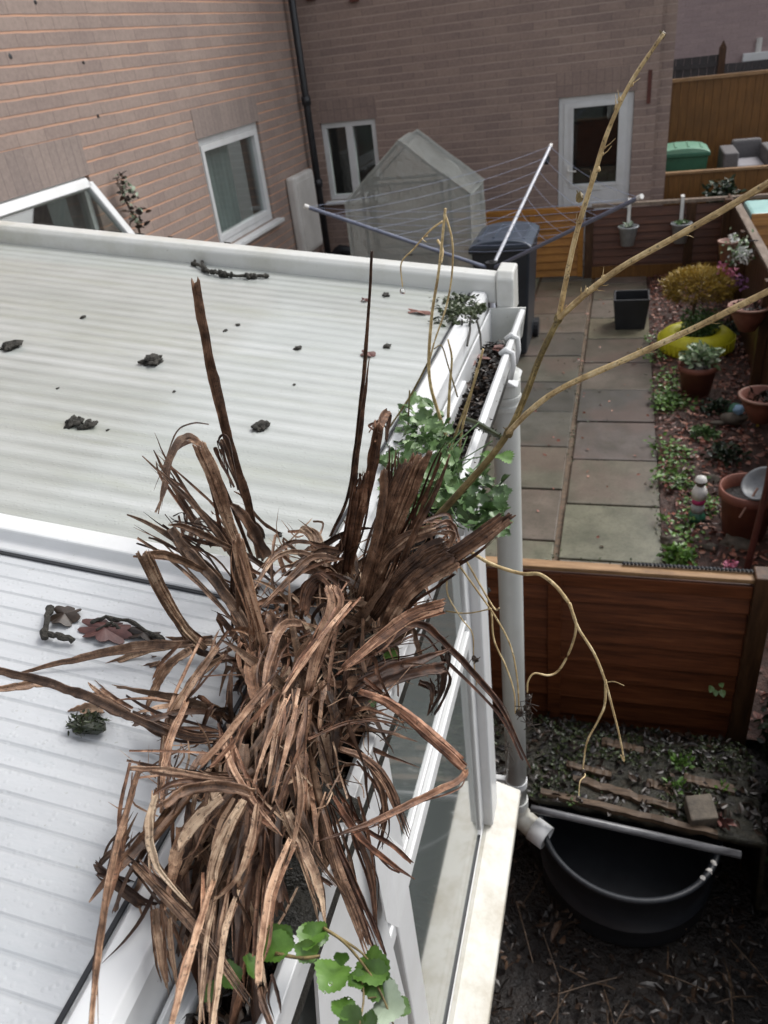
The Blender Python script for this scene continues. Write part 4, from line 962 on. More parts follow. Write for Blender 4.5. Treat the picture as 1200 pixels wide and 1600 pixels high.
for i, (pa, pb, w_, lab) in enumerate((((895, 1222), (1055, 1270), .035, 'long pale rotten plank on the bank, nearest the pole'), ((1068, 1222), (1146, 1240), .045, 'short pale plank at the right end of the bank'), ((940, 1165), (1005, 1180), .04, 'split plank close under the red fence'), ((885, 1200), (955, 1218), .028, 'narrow dark plank in the middle of the bank'), ((845, 1243), (1120, 1310), .028, 'rotten board edging the bank just behind the metal pole'), ((1010, 1230), (1050, 1243), .04, 'small broken plank beside the green weed'))):
    a, b = Pb(*pa) + Vector((0, 0, .02)), Pb(*pb) + Vector((0, 0, .02))
    g = MB(); seg = 14; pr_ = [a.lerp(b, k / seg) + Vector((0, rnd(-.003, .003), rnd(-.002, .002))) for k in range(seg + 1)]; n_ = seg + 1; vs = []
    for k, p in enumerate(pr_):
        wl, wr = w_ / 2 * rnd(.75, 1.15), w_ / 2 * rnd(.75, 1.15)
        vs += [p + Vector((0, -wl, -.008)), p + Vector((0, -wl * .8, .008 + rnd(-.002, .002))), p + Vector((0, wr * .8, .009 + rnd(-.002, .002))), p + Vector((0, wr, -.008))]
    g.add(vs, [(k * 4 + q_, k * 4 + (q_ + 1) % 4, (k + 1) * 4 + (q_ + 1) % 4, (k + 1) * 4 + q_) for k in range(seg) for q_ in range(4)] + [(0, 1, 2, 3), (seg * 4 + 3, seg * 4 + 2, seg * 4 + 1, seg * 4)])
    lump(g, 'wooden_plank', 'rotten_wood', a, lab, 'plank', 'planks on the soil bank')
a = Pb(1093, 1280) + Vector((0, 0, .04)); g = MB(); g.obox(a, (.042, .01, .004), (-.008, .048, .0), (0, 0, .026)); lump(g, 'brick', 'stone', a, 'single greyish brick resting on the bank behind the tub', 'brick', bevel=.006)
a = Pb(1120, 1290) + Vector((0, 0, .02)); g = MB()
for i in range(26): g.t = (rnd(0, .6), 0, 0); g.card(a + rdir(-1, 1) * rnd(0, .03), rdir(-.5, .6), rdir(0, 1), .04, .02)
lump(g, 'dead_leaf', 'red_leaf', a, 'crumpled dark red leaves beside the grey brick', 'leaf')
for (px, py, r, nn, lab) in ((1062, 1200, .05, 60, 'small bright green weed on the bank under the fence'), (1055, 1238, .035, 30, 'low green sprig beside the planks'), (900, 1258, .018, 8, 'tiny green seedling by the tip of the hanging vine'), (1125, 1238, .03, 16, 'green weed at the right end of the bank')):
    b = Pb(px, py) + Vector((0, 0, .015)); g = MB()
    for i in range(nn): g.t = (rnd(0, .8), 0, 0); v_ = rdir(0, 1); g.card(b + v_ * rnd(0, r), v_, rdir(0, 1), rnd(.015, .028), rnd(.01, .018))
    lump(g, 'weed', 'bright_green', b, lab, 'weed', 'weeds on the soil bank')
b = Py(1122, 1072, NF - .04); g = MB()
for (dx, dz, s_) in ((-.022, .0, 1), (.014, -.014, 1), (.008, .02, .8), (-.006, -.02, .8)):
    g.t = (.85, 0, 0); g.card(b + Vector((dx, 0, dz)), Vector((dx, -.1, dz - .01)), Vector((0, -1, .3)), .035 * s_, .026 * s_)
lump(g, 'ivy_leaf', 'weed_green', b, 'few ivy leaves poking through the near red fence', 'ivy')
# leaf litter on the ground near the tub
g = MB()
for i in range(3600):
    X, Y = rnd(-.3, 1.0), rnd(.2, 2.0)
    if (X - .122) ** 2 + (Y - 1.793) ** 2 < .295 ** 2: continue
    g.t = (rnd(0, 1) ** 2, 0, 0)
    cl_ = max(0, noise.noise(Vector((X * 6, Y * 6, 2)))); g.card(Vector((X, Y, rnd(.0, .02) + .06 * cl_)), rdir(-.3, .4), rdir(.2, 1), rnd(.012, .07) * (.6 + cl_), rnd(.006, .03) * (.6 + cl_))
tag(g.build('leaf_litter', 'leaf_litter'), 'dark wet dead leaves and twigs littering the ground in front of the tub', 'leaf litter', kind='stuff')
g = MB()
for i in range(60):
    a = Vector((rnd(-.25, .8), rnd(.6, 1.6), rnd(.02, .05))); d = rdir(-.1, .15) * rnd(.05, .22); g.tube([a, a + d * .5 + Vector((0, 0, rnd(0, .02))), a + d], .0025, 5)
tag(g.build('fallen_twigs', 'rotten_wood'), 'thin twigs strewn on the dark ground', 'twigs', kind='stuff')
# ivy covered stump and hedge at the right
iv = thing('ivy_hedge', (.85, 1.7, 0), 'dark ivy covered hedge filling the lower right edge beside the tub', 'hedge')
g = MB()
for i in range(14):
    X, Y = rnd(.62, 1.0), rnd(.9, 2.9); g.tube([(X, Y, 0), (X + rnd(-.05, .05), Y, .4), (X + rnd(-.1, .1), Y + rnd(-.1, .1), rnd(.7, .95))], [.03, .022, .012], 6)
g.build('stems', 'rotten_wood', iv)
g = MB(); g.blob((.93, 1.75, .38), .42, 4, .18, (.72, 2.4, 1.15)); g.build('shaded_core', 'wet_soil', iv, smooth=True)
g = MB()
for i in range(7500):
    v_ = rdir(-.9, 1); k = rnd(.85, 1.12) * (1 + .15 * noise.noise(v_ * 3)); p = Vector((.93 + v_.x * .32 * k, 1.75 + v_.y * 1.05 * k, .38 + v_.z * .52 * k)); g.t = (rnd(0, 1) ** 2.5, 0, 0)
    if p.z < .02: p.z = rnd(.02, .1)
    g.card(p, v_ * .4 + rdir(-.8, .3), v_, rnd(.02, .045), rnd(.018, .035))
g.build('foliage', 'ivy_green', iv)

# ================================================================ conservatory
cs = thing('conservatory', (-1.9, .8, 0), 'white framed lean-to conservatory with ribbed plastic roof and side glazing, under the dead plant', 'conservatory')
XW = WX + .02; YN = -.35
yb0, yb1 = Pr(370, 418).y, Pr(372, 398).y                        # far bar foot
YB = yb0
ym = Pr(150, 893).y                                              # near bar lower edge
mbar_w = Pr(150, 858, .0).y - ym
def slab_roof(name, mat, y0, y1):
    g = MB(); th = .016
    n = 2
    g.add([(XE, y0, roofz(XE)), (XW, y0, roofz(XW)), (XW, y1, roofz(XW)), (XE, y1, roofz(XE)),
           (XE, y0, roofz(XE) - th), (XW, y0, roofz(XW) - th), (XW, y1, roofz(XW) - th), (XE, y1, roofz(XE) - th)],
          [(0, 3, 2, 1), (4, 5, 6, 7), (0, 1, 5, 4), (3, 7, 6, 2), (0, 4, 7, 3), (1, 2, 6, 5)])
    return g.build(name, mat, cs)
MW = .058
print('YB', YB, 'ym', ym, mbar_w)
rp = slab_roof('roof_panel', 'polycarbonate_green', ym + MW - .004, YB + .01); rp['label'] = 'far greenish ribbed roof panel'
rp = slab_roof('roof_panel', 'polycarbonate_blue', YN, ym + .004); rp['label'] = 'near bluish ribbed roof panel'
def slope_prism(name, prof, mat, x0, x1, bevel=.003, parent=None):
    # prof: (y, height above roof) outline, swept down the slope from x0 to x1
    g = MB(); a = [Vector((x0, y, roofz(x0) + h)) for y, h in prof]; g.prism(a, Vector((x1 - x0, 0, roofz(x1) - roofz(x0)))); return g.build(name, mat, parent or cs, bevel=bevel)
bm_ = slope_prism('glazing_bar', [(ym, .0005), (ym + .0, .006), (ym + .012, .010), (ym + .018, .024), (ym + .045, .026), (ym + .056, .012), (ym + .062, .0005)], 'white_pvc', XW + .01, XE + .004, .0025)
slope_prism('rubber_seal', [(ym - .004, .0004), (ym - .004, .003), (ym - .0002, .003), (ym - .0002, .0004)], 'dark_pipe', XW + .01, XE + .002, 0)
eb = slope_prism('edge_bar', [(YB, -.02), (YB, .034), (YB + .012, .046), (YB + .055, .046), (YB + .06, .040), (YB + .075, .040), (YB + .08, -.02)], 'grimy_pvc', XW + .01, XE + .055, .004)
# end cap
xc = XE + .055
g = MB(); pc = [Vector((xc + .001, YB - .008, ZE - .055)), Vector((xc + .001, YB - .008, ZE + .034)), Vector((xc + .001, YB + .010, ZE + .052)), Vector((xc + .001, YB + .084, ZE + .052)), Vector((xc + .001, YB + .088, ZE - .055))]
g.prism(pc, Vector((.042, 0, -.004))); g.build('end_cap', 'grimy_pvc', eb, bevel=.005)
g = MB(); g.box(xc + .008, xc + .036, YB - .0075, YB + .02, ZE - .10, ZE - .0555); g.build('end_cap_tail', 'grimy_pvc', eb, bevel=.008)
# eave trim along the edge of the sheet
g = MB(); ZT = ZE + .004
g.prism([(XE - .006, 0 + YN, ZE + .001), (XE + .0, YN, ZE + .007), (XE + .028, YN, ZE + .004), (XE + .034, YN, ZE - .004), (XE + .036, YN, ZE - .06), (XE + .003, YN, ZE - .06), (XE + .001, YN, ZE - .001)], (0, YB - YN - .002, 0)); g.build('eave_trim', 'white_pvc', cs, bevel=.0015)
g = MB(); g.prism([(XE - .010, YN, ZE + .0028), (XE - .010, YN, ZE + .005), (XE - .0062, YN, ZE + .005), (XE - .0062, YN, ZE + .0028)], (0, YB - YN - .01, 0)); g.build('eave_seal', 'dark_pipe', cs)
# gutter
GI, GO, GZ = XE + .04, -.213, 2.055
YG1 = 1.845
gu = MB(); T = .004
prof = [(GI, GZ + .01), (GI, GZ - .075), (GI + .02, GZ - .095), (GO - .03, GZ - .095), (GO - .008, GZ - .06), (GO - .008, GZ - .008), (GO + .004, GZ - .004), (GO + .004, GZ + .008), (GO - .006, GZ + .010), (GO - .012, GZ + .004), (GO - .012, GZ - .056), (GO - .033, GZ - .091), (GI + .022, GZ - .091), (GI + T, GZ - .073), (GI + T, GZ + .01)]
gu.prism([(x, YN, z) for x, z in prof], (0, YG1 - YN, 0)); gut = gu.build('gutter', 'white_pvc', cs, bevel=.001)
g = MB(); g.prism([(GI - .002, YG1 - .004, GZ + .012), (GI - .002, YG1 - .004, GZ - .08), (GI + .02, YG1 - .004, GZ - .10), (GO - .03, YG1 - .004, GZ - .10), (GO - .004, YG1 - .004, GZ - .06), (GO + .006, YG1 - .004, GZ + .012)], (0, .006, 0)); g.build('stop_end', 'grimy_pvc', gut)
for y in (1.64, 1.55, .95):
    g = MB(); g.tube([(GO - .016, y, GZ + .006), (GO - .004, y, GZ + .016), (GO + .01, y, GZ + .008), (GO + .011, y, GZ - .02), (GO + .004, y, GZ - .05)], .006, 8); g.build('gutter_clip', 'white_pvc', gut, smooth=True)
g = MB(); g.box(GI + .0045, GO - .0125, YN + .01, YG1 - .09, GZ - .0905, GZ - .052)
tag(g.build('gutter_silt', 'gutter_sludge', None), 'black wet silt lying in the bottom of the gutter', 'silt', kind='stuff')
g = MB()
for i in range(4600):
    y = rnd(.15, 1.72); g.t = (rnd(0, 1) ** 1.8, 0, 0)
    lift = .03 * max(0, noise.noise(Vector((0, y * 6, 1)))) + (.02 if y < 1.1 else 0)
    g.card(Vector((rnd(GI + .01, GO - .018), y, GZ - .052 + rnd(0, .018) + lift)), rdir(-.2, .6), rdir(0, 1), rnd(.006, .022), rnd(.004, .010))
tag(g.build('gutter_litter', 'leaf_litter'), 'rotting leaves and moss clogging the gutter', 'leaf litter', kind='stuff')
for (px, py, s_, lab) in ((770, 545, .03, 'reddish dead leaf standing at the far end of the gutter'), (735, 575, .03, 'dark red leaf lying flat in the far gutter'), (750, 560, .025, 'curled dead leaf between two others in the far gutter')):
    b = Pz(px, py, GZ - .03); g = MB(); g.t = (.6, 0, 0)
    for k in range(5): a_ = rnd(0, 6.28); g.card(b, Vector((math.cos(a_), math.sin(a_), rnd(0, .5))), Vector((0, 0, 1)), s_, s_ * .5)
    lump(g, 'dead_leaf', 'red_leaf', b, lab, 'leaf', solid=.0008)
# downpipe
PX_, PY_, PR = -.245, 1.72, .034
ZB_ = Py(812, 1262, PY_).z
g = MB(); g.tube([(PX_, PY_, GZ - .10), (PX_, PY_, GZ - .16), (PX_, PY_, 1.2), (PX_, PY_, ZB_)], PR, 28); dpp = g.build('downpipe', 'downpipe_pvc', cs, smooth=True)
g = MB(); g.prism([(GI + .022, PY_ - .06, GZ - .0955), (GO - .028, PY_ - .06, GZ - .0955), (PX_ + PR + .004, PY_ - .045, GZ - .125), (PX_ - PR - .004, PY_ - .045, GZ - .125)], (0, .11, 0)); g.build('gutter_outlet', 'white_pvc', dpp, bevel=.006)
for (z0_, z1_, r_) in ((GZ - .17, GZ - .158, .0385), (GZ - .195, GZ - .18, .0385), (GZ - .157, GZ - .12, .037), (ZB_ + .015, ZB_ + .05, .0385)):
    g = MB(); g.tube([(PX_, PY_, z0_), (PX_, PY_, z1_)], r_, 28); g.build('collar', 'downpipe_pvc', dpp, bevel=.002)
dirn = Vector((.85, -.45, 0)).normalized(); bz_ = Vector((PX_, PY_, ZB_))
pts = [bz_ + Vector((0, 0, .03)), bz_ + Vector((0, 0, -.005)), bz_ + dirn * .008 + Vector((0, 0, -.025)), bz_ + dirn * .026 + Vector((0, 0, -.043)), bz_ + dirn * .065 + Vector((0, 0, -.056)), bz_ + dirn * .100 + Vector((0, 0, -.062))]
g = MB(); g.tube(pts, [PR + .002] * 6, 24, False); e = g.build('elbow', 'sill_pvc', dpp, smooth=True, solid=.003)
g = MB(); g.tube([pts[-2], pts[-1] + (pts[-1] - pts[-2]) * .6], PR + .006, 24, False); g.build('outlet_socket', 'white_pvc', e, smooth=True, solid=.004)
g = MB(); g.tube([(PX_, PY_, ZB_ + .12), (PX_, PY_, ZB_ + .15)], .037, 24); g.box(-.33, PX_ - .03, PY_ - .01, PY_ + .01, ZB_ + .125, ZB_ + .145); g.build('pipe_clip', 'white_pvc', dpp, bevel=.002)

# side wall: sill, plinth, frames, glass
XF = -.290; XG = -.300; XP = -.262
psi = Pz(755, 1289, .58); 
SZ = .60
d_ = ray(755, 1289); SZ = CZ + d_.z * (XF / d_.x)
ycorner = d_.y * (XF / d_.x); so = Pz(790, 1400, SZ - .02).x
print('sill z', SZ, 'corner', ycorner, 'outer', so)
YCo = ycorner
g = MB(); g.prism([(so, YN, SZ - .055), (so, YN, SZ - .03), (XF + .012, YN, SZ - .002), (XF - .06, YN, SZ - .002), (XF - .06, YN, SZ - .055)], (0, YCo + .16 - YN, 0)); g.build('sill', 'sill_pvc', cs, bevel=.003)
g = MB(); g.box(XF - .2, XF + .015, YN, YCo + .05, 0, SZ - .056); g.build('plinth_wall', 'brick_plinth', cs)
g = MB(); g.box(XF - .045, XF + .002, YN, YCo - .001, SZ - .0015, SZ + .014); g.build('bottom_rail', 'white_pvc', cs, bevel=.002)
g = MB(); g.box(XF - .006, XF + .0005, YN, YCo - .046, SZ + .0142, SZ + .019); g.build('glazing_gasket', 'dark_pipe', cs)
ZTOP = GZ - .04
g = MB(); g.box(XF - .07, XP, YCo, YCo + .09, SZ - .0012, ZTOP); g.build('corner_post', 'white_pvc', cs, bevel=.006)
g = MB(); g.box(XF - .02, XF + .003, YCo - .045, YCo - .001, SZ + .036, ZTOP); g.build('corner_frame', 'white_pvc', cs, bevel=.004)
tz = CZ + ray(684, 1168).z * (XF / ray(684, 1168).x)
print('transom z', tz)
g = MB(); g.box(XF - .04, XF + .008, YN, YCo - .046, tz - .018, tz + .018); g.build('transom', 'white_pvc', cs, bevel=.004)
g = MB(); g.box(XF - .04, XF + .002, YN, YCo - .046, tz + .036, tz + .048); g.build('toplight_rail', 'white_pvc', cs, bevel=.003)
g = MB(); g.box(XF - .04, XF - .006, YN, YCo - .046, tz + .0182, tz + .0358); g.build('toplight_rebate', 'old_pvc', cs, bevel=.003)
g = MB(); g.box(XF - .05, XF + .006, YN, YCo + .09, ZTOP + .001, GZ - .005 if False else ZTOP + .03); g.build('head_rail', 'white_pvc', cs, bevel=.003)
pm = Px(629, 1326, XF + .01); 
for (y0, y1) in ((pm.y - .075, pm.y), ):
    g = MB(); g.box(XF - .04, XF + .012, y0, y1, SZ + .036, ZTOP); g.build('mullion', 'white_pvc', cs, bevel=.004)
for (z0, z1, nm) in ((SZ + .012, tz - .02, 'pane'), (tz + .06, ZTOP, 'toplight_pane')):
    g = MB(); g.box(XG - .006, XG + .006, YN, YCo - .06, z0, z1); g.build(nm, 'conservatory_glass', cs)
g = MB(); g.box(XW, XG - .1, YCo - .01, YCo + .01, SZ, 2.08); g.build('end_glazing', 'conservatory_glass', cs)
g = MB(); g.box(XW, XG - .05, YCo - .05, YCo + .05, 0, SZ - .056); g.build('end_plinth', 'brick_plinth', cs)
g = MB(); g.box(XW, XG - .02, YN, YCo - .06, .02, .05); g.build('floor', 'interior_floor', cs)
# loose white cover strip hanging off the mullion
a = Px(592, 1118, XF + .035); b = Px(629, 1326, XF + .035); c_ = Px(642, 1356, XF + .05); d = Px(622, 1450, XF + .05); e_ = Px(603, 1440, XF + .04); f_ = Px(560, 1225, XF + .03); h_ = Px(552, 1150, XF + .03)
g = MB(); pl = [a, b, c_, d, e_, f_, h_]; cen = sum(pl, Vector()) / 7
g.add([cen] + pl, [(0, i + 1, (i + 1) % 7 + 1) for i in range(7)]); ls = g.build('loose_cover_strip', 'white_pvc', cs, solid=.003); ls['label'] = 'loose white plastic strip hanging away from the frame'
g = MB(); a2 = Px(500, 1330, XF + .03); g.add([Px(470, 1180, XF + .02), Px(548, 1190, XF + .02), Px(606, 1455, XF + .02), Px(632, 1560, XF + .02), Px(640, 1640, XF + .02), Px(500, 1640, XF + .02)], [(0, 1, 2, 3, 4, 5)]); g.build('cover_board', 'white_pvc', cs, solid=.004)

# our own house behind the camera, which shades the yard
ho = thing('brick_house', (-1, YN - .2, 0), 'brick house behind the viewpoint that carries the conservatory', 'house')
g = MB(); g.box(WX - 1, .9, YN - .35, YN - .01, 0, 2.2); g.build('wall', 'brick_back', ho)
# ================================================================ bits lying on the roof
def on_roof(px, py, lift=0): return Pr(px, py, lift)
moss_spots = [(17, 543, 15, 'small flat moss clump at the left edge of the far roof panel'), (238, 566, 16, 'round dark moss lump in the middle of the far roof panel'),
    (116, 662, 14, 'left one of two touching moss lumps on the far roof panel'), (138, 666, 12, 'right one of two touching moss lumps on the far roof panel'),
    (408, 668, 13, 'ragged moss lump right of the tall broken stalk'), (605, 542, 7, 'small round moss ball near the eave trim'), (465, 545, 7, 'small moss crumb between the stalk and the thin stem'),
    (603, 462, 7, 'moss crumb under the edge bar near its end'), (130, 496, 5, 'tiny moss crumb upper left on the far roof panel'), (372, 508, 4, 'tiny crumb right of the broken stalk tip'), (352, 517, 4, 'tiny crumb beside the broken stalk tip'),
    (78, 838, 10, 'flat dark crumb against the glazing bar'), (178, 852, 4, 'speck on the sheet above the glazing bar'), (437, 836, 6, 'small twiggy crumb behind the plant'), (272, 612, 3, 'speck of dirt below the round moss lump'), (90, 607, 3, 'speck of dirt above the pair of moss lumps'), (168, 672, 3, 'speck right of the pair of moss lumps'), (460, 601, 3, 'speck of dirt on the sheet left of the thin stem')]
for (px, py, r, lab) in moss_spots:
    p = on_roof(px, py); s_ = (p - Vector((0, 0, CZ))).dot(cam_fwd) / F; rr = r * s_ * .82
    g = MB(); g.blob(p + Vector((0, 0, rr * .2)), rr, 3 if r > 8 else 2, .6, (1, 1.35, .55))
    for k in range(int(r * 9)):
        g.t = (rnd(0, .5), 0, 0); v_ = rdir(-.2, 1); g.card(p + Vector((v_.x * rr * .95, v_.y * rr * 1.2, rr * .2 + v_.z * rr * .45)), v_ + rdir(-.4, .4), rdir(-1, 1), rr * rnd(.12, .4), rr * rnd(.05, .12))
    if r > 8:
        for k in range(9): a_ = rnd(0, 6.28); g.blob(p + Vector((math.cos(a_) * rr * rnd(.5, 1.15), math.sin(a_) * rr * rnd(.6, 1.3), rr * .2)), rr * rnd(.15, .35), 2, .5)
    lump(g, 'moss_clump', 'moss_lump', p, lab, 'moss', 'moss lumps on the conservatory roof', smooth=True)
def twig(path, r, lab, mat='moss_lump', name='twig', lift=.006, cat='twig', blobs=0):
    pts = [on_roof(*p, lift + .002 * math.sin(i * 2)) for i, p in enumerate(path)]
    g = MB()
    # subdivide with jitter
    q = []
    for i in range(len(pts) - 1):
        for k in range(4): q.append(pts[i].lerp(pts[i + 1], k / 4) + Vector((rnd(-.0015, .0015), rnd(-.0015, .0015), rnd(0, .002))))
    q.append(pts[-1]); g.tube(q, [r * rnd(.7, 1.25) for _ in q], 7)
    for k in range(blobs): g.blob(random.choice(q) + Vector((rnd(-.01, .01), rnd(-.006, .006), 0)), r * rnd(.8, 2), 2, .5)
    return lump(g, name, mat, pts[0], lab, cat)
twig([(305, 412), (330, 425), (370, 432), (420, 431)], .0042, 'dark mossy twig lying against the edge bar', blobs=26)
twig([(315, 405), (318, 418)], .004, 'short snapped side twig on the mossy twig by the edge bar')
twig([(78, 952), (72, 975), (70, 998)], .0042, 'short thick dark twig on the near roof panel, upright piece', lift=.008)
twig([(72, 992), (95, 994), (114, 1002)], .0036, 'short twig meeting the thick dark twig on the near panel', lift=.007)
twig([(140, 975), (165, 965), (200, 970), (235, 990), (255, 998)], .0025, 'thin curved twig lying across the dark wet leaf')
twig([(150, 985), (175, 975), (190, 985)], .002, 'fine root like twig beside the wet leaf')
def flat_leaf(px, py, r, lab, mat='red_leaf', lobes=5, stretch=(1, 1), t=.4, lift=.004):
    p = on_roof(px, py, lift); n = 40; vs = [p + Vector((0, 0, .003))]
    for k in range(n):
        a_ = 2 * math.pi * k / n; rr = r * (.62 + .38 * abs(math.cos(lobes * a_ / 2)) ** .6) * (1 + .12 * noise.noise(Vector((math.cos(a_) * 3, math.sin(a_) * 3, px))))
        dx, dy = rr * math.cos(a_) * stretch[0], rr * math.sin(a_) * stretch[1]
        vs.append(p + Vector((dx, dy, -SL * dx + .003 * math.sin(a_ * 3))))
    g = MB(); g.t = (t, 0, 0); g.add(vs, [(0, k + 1, (k + 1) % n + 1) for k in range(n)])
    return lump(g, 'dead_leaf', mat, p, lab, 'leaf', 'dead leaves on the conservatory roof', solid=.0012)
flat_leaf(575, 552, .016, 'pinkish brown leaf behind the thin dark stem on the roof')
flat_leaf(570, 468, .009, 'small reddish leaf near the edge bar')
flat_leaf(655, 487, .016, 'long pale red leaf near the far end of the gutter', stretch=(1.8, .7), t=.9)
flat_leaf(102, 962, .018, 'lacy dark leaf beside the thick twig on the near panel', 'leaf_litter', 7, t=.5)
flat_leaf(165, 985, .024, 'wide dark wet leaf left of the plant on the near panel', 'red_leaf', 9, (1.4, .8), t=.15)
flat_leaf(225, 992, .016, 'dark wet leaf scrap closest to the plant', 'leaf_litter', 6, (1.6, .6), t=.3)
p = on_roof(135, 1132, .008); g = MB()
for i in range(240): g.t = (rnd(0, .7), 0, 0); v_ = rdir(-.2, 1); g.card(p + Vector((v_.x * .022, v_.y * .014, v_.z * .01)) * rnd(.2, 1), v_ + rdir(-.3, .3), rdir(0, 1), rnd(.003, .007), rnd(.001, .0025))
g.blob(p, .013, 2, .4, (1.4, .9, .5)); lump(g, 'moss_clump', 'moss', p, 'green black moss tuft on the near roof panel under a broken leaf', 'moss', 'moss lumps on the conservatory roof')
# mossy mess at the gutter corner
g = MB(); c_ = Pz(725, 480, ZE)
for i in range(420):
    t = random.random(); q = Pz(rnd(672, 745), rnd(462, 505), ZE + rnd(0, .01)); g.t = (rnd(0, .8), 0, 0); g.card(q, rdir(-.3, .6), rdir(0, 1), rnd(.006, .02), rnd(.003, .008))
for i in range(70): q = Pz(random.gauss(718, 16), random.gauss(480, 10), ZE + .004); g.blob(q, rnd(.003, .010), 2, .6)
lump(g, 'moss_clump', 'moss', c_, 'dark moss and rotten leaf mass at the corner of edge bar and gutter', 'moss', 'moss lumps on the conservatory roof')
g = MB()
for (pa, pb) in (((707, 442), (727, 468)), ((735, 495), (730, 540)), ((745, 500), (752, 545)), ((722, 500), (718, 520))):
    g.tube([Pz(*pa, ZE + .02), Pz((pa[0] + pb[0]) / 2 + 2, (pa[1] + pb[1]) / 2, ZE), Pz(*pb, ZE - .01)], .0025, 5)
lump(g, 'twig', 'moss_lump', c_, 'dark broken twigs sticking out of the moss at the gutter corner', 'twig')
# small worn marks on the roof seam
g = MB()
for (px, w_) in ((75, 20), (140, 14), (210, 18), (255, 12), (310, 6), (408, 8)):
    g = MB(); y_ = Pr(px, 348, .046); X = y_.x; g.obox(Vector((X, YB + .058, roofz(X) + .0462)), Vector((w_ * .0011, 0, -w_ * .0011 * SL)), Vector((0, .0018, 0)), Vector((0, 0, .0012))); g.build('dirt_streak', 'moss_lump', eb)

# ================================================================ plants in the gutter
def catmull(P, n):
    P = [P[0] + (P[0] - P[1])] + list(P) + [P[-1] + (P[-1] - P[-2])]; out = []
    for i in range(1, len(P) - 2):
        for k in range(n):
            t = k / n; a, b, c, d = P[i - 1], P[i], P[i + 1], P[i + 2]
            out.append(.5 * ((2 * b) + (c - a) * t + (2 * a - 5 * b + 4 * c - d) * t * t + (3 * b - a - 3 * c + d) * t ** 3))
    out.append(P[-2]); return out
def ribbon(mb, pts, width, face=None, fold=.35, twist=0, tipw=.1, basew=.7, seg=6, tint=.5, red=0, blunt=False, wob=.05, roll=0):
    """one leaf blade: V-folded strip with ragged edges, 7 columns"""
    c = catmull(pts, seg); N = len(c); L = 0; _s = rnd(0, 90)
    c = [p + width * (.11 if 0 < i < N - 1 else 0) * Vector((noise.noise(Vector((i * .4, _s, 0))), noise.noise(Vector((i * .55, _s, 9))), noise.noise(Vector((i * .55, _s, 19))))) for i, p in enumerate(c)]
    mb.t = (tint, red, 0); C = 7; vs, uvs = [], []
    sd0 = rnd(0, 100); u0 = rnd(0, 1); v0 = rnd(0, 5); prev = None
    for i, p in enumerate(c):
        t = i / (N - 1); tg = (c[min(i + 1, N - 1)] - c[max(i - 1, 0)])
        tg = tg.normalized() if tg.length > 1e-7 else Vector((0, 0, 1))
        f = (face if face is not None else (Vector((0, 0, CZ)) - p).normalized())
        s_ = tg.cross(f)
        if s_.length < .15 and prev is not None: s_ = prev.copy()
        s_.normalize()
        if prev is not None and s_.dot(prev) < 0: s_ = -s_
        if prev is not None: s_ = (prev * .55 + s_ * .45).normalized()
        prev = s_.copy()
        ang = roll + twist * t + wob * 4 * noise.noise(Vector((t * 3, sd0, 0)))
        s2 = Matrix.Rotation(ang, 3, tg) @ s_; n2 = s2.cross(tg).normalized()
        if n2.dot(f) < 0: n2 = -n2
        prof = basew + (1 - basew) * min(1, t * 3)
        if blunt: prof *= 1 if t < .93 else .86
        else: prof *= (tipw + (1 - tipw) * (1 - max(0, (t - .35) / .65) ** 1.7))
        W = width * prof * (1 + .22 * noise.noise(Vector((t * 7, sd0, 5))))
        if i: L += (c[i] - c[i - 1]).length
        for k in range(C):
            u = -1 + 2 * k / (C - 1); e_ = 1 + (.22 * noise.noise(Vector((t * 22, sd0 + u * 9, 1))) if abs(u) > .9 else 0)
            q = p + s2 * (u * W / 2 * e_) + n2 * (-W * fold * (1 - abs(u)) + W * .16 * noise.noise(Vector((u * 2.5, t * 9, sd0))))
            if blunt and i == N - 1: q += tg * W * rnd(-.6, .3)
            vs.append(q); uvs.append((u0 + u * W / 2, v0 + L))
    mb.add(vs, [(i * C + k, i * C + k + 1, (i + 1) * C + k + 1, (i + 1) * C + k) for i in range(N - 1) for k in range(C - 1)], uvs)
PLN = GZ + .02
def dpt(p): return (p - Vector((0, 0, CZ))).dot(cam_fwd)
def path(px, l0, l1=None, arch=0, dy=0):
    """l1 None: the blade keeps its root's distance along the garden (stands up); else its height above the gutter runs l0->l1"""
    out = []; n = len(px); root = Pz(px[0][0], px[0][1], PLN + l0)
    cum = [0]
    for i in range(1, n): cum.append(cum[-1] + math.hypot(px[i][0] - px[i - 1][0], px[i][1] - px[i - 1][1]))
    for i, (x, y) in enumerate(px):
        t = cum[i] / cum[-1]
        if l1 is None: out.append(Py(x, y, root.y + dy * t))
        else: out.append(Pz(x, y, PLN + l0 + (l1 - l0) * t + arch * 4 * t * (1 - t)))
    return out
B0 = Vector((GI + .05, .55, GZ - .04))
dpnt = thing('dead_plant', B0, 'big withered brown clump of strap leaved plant growing out of the conservatory gutter', 'plant')
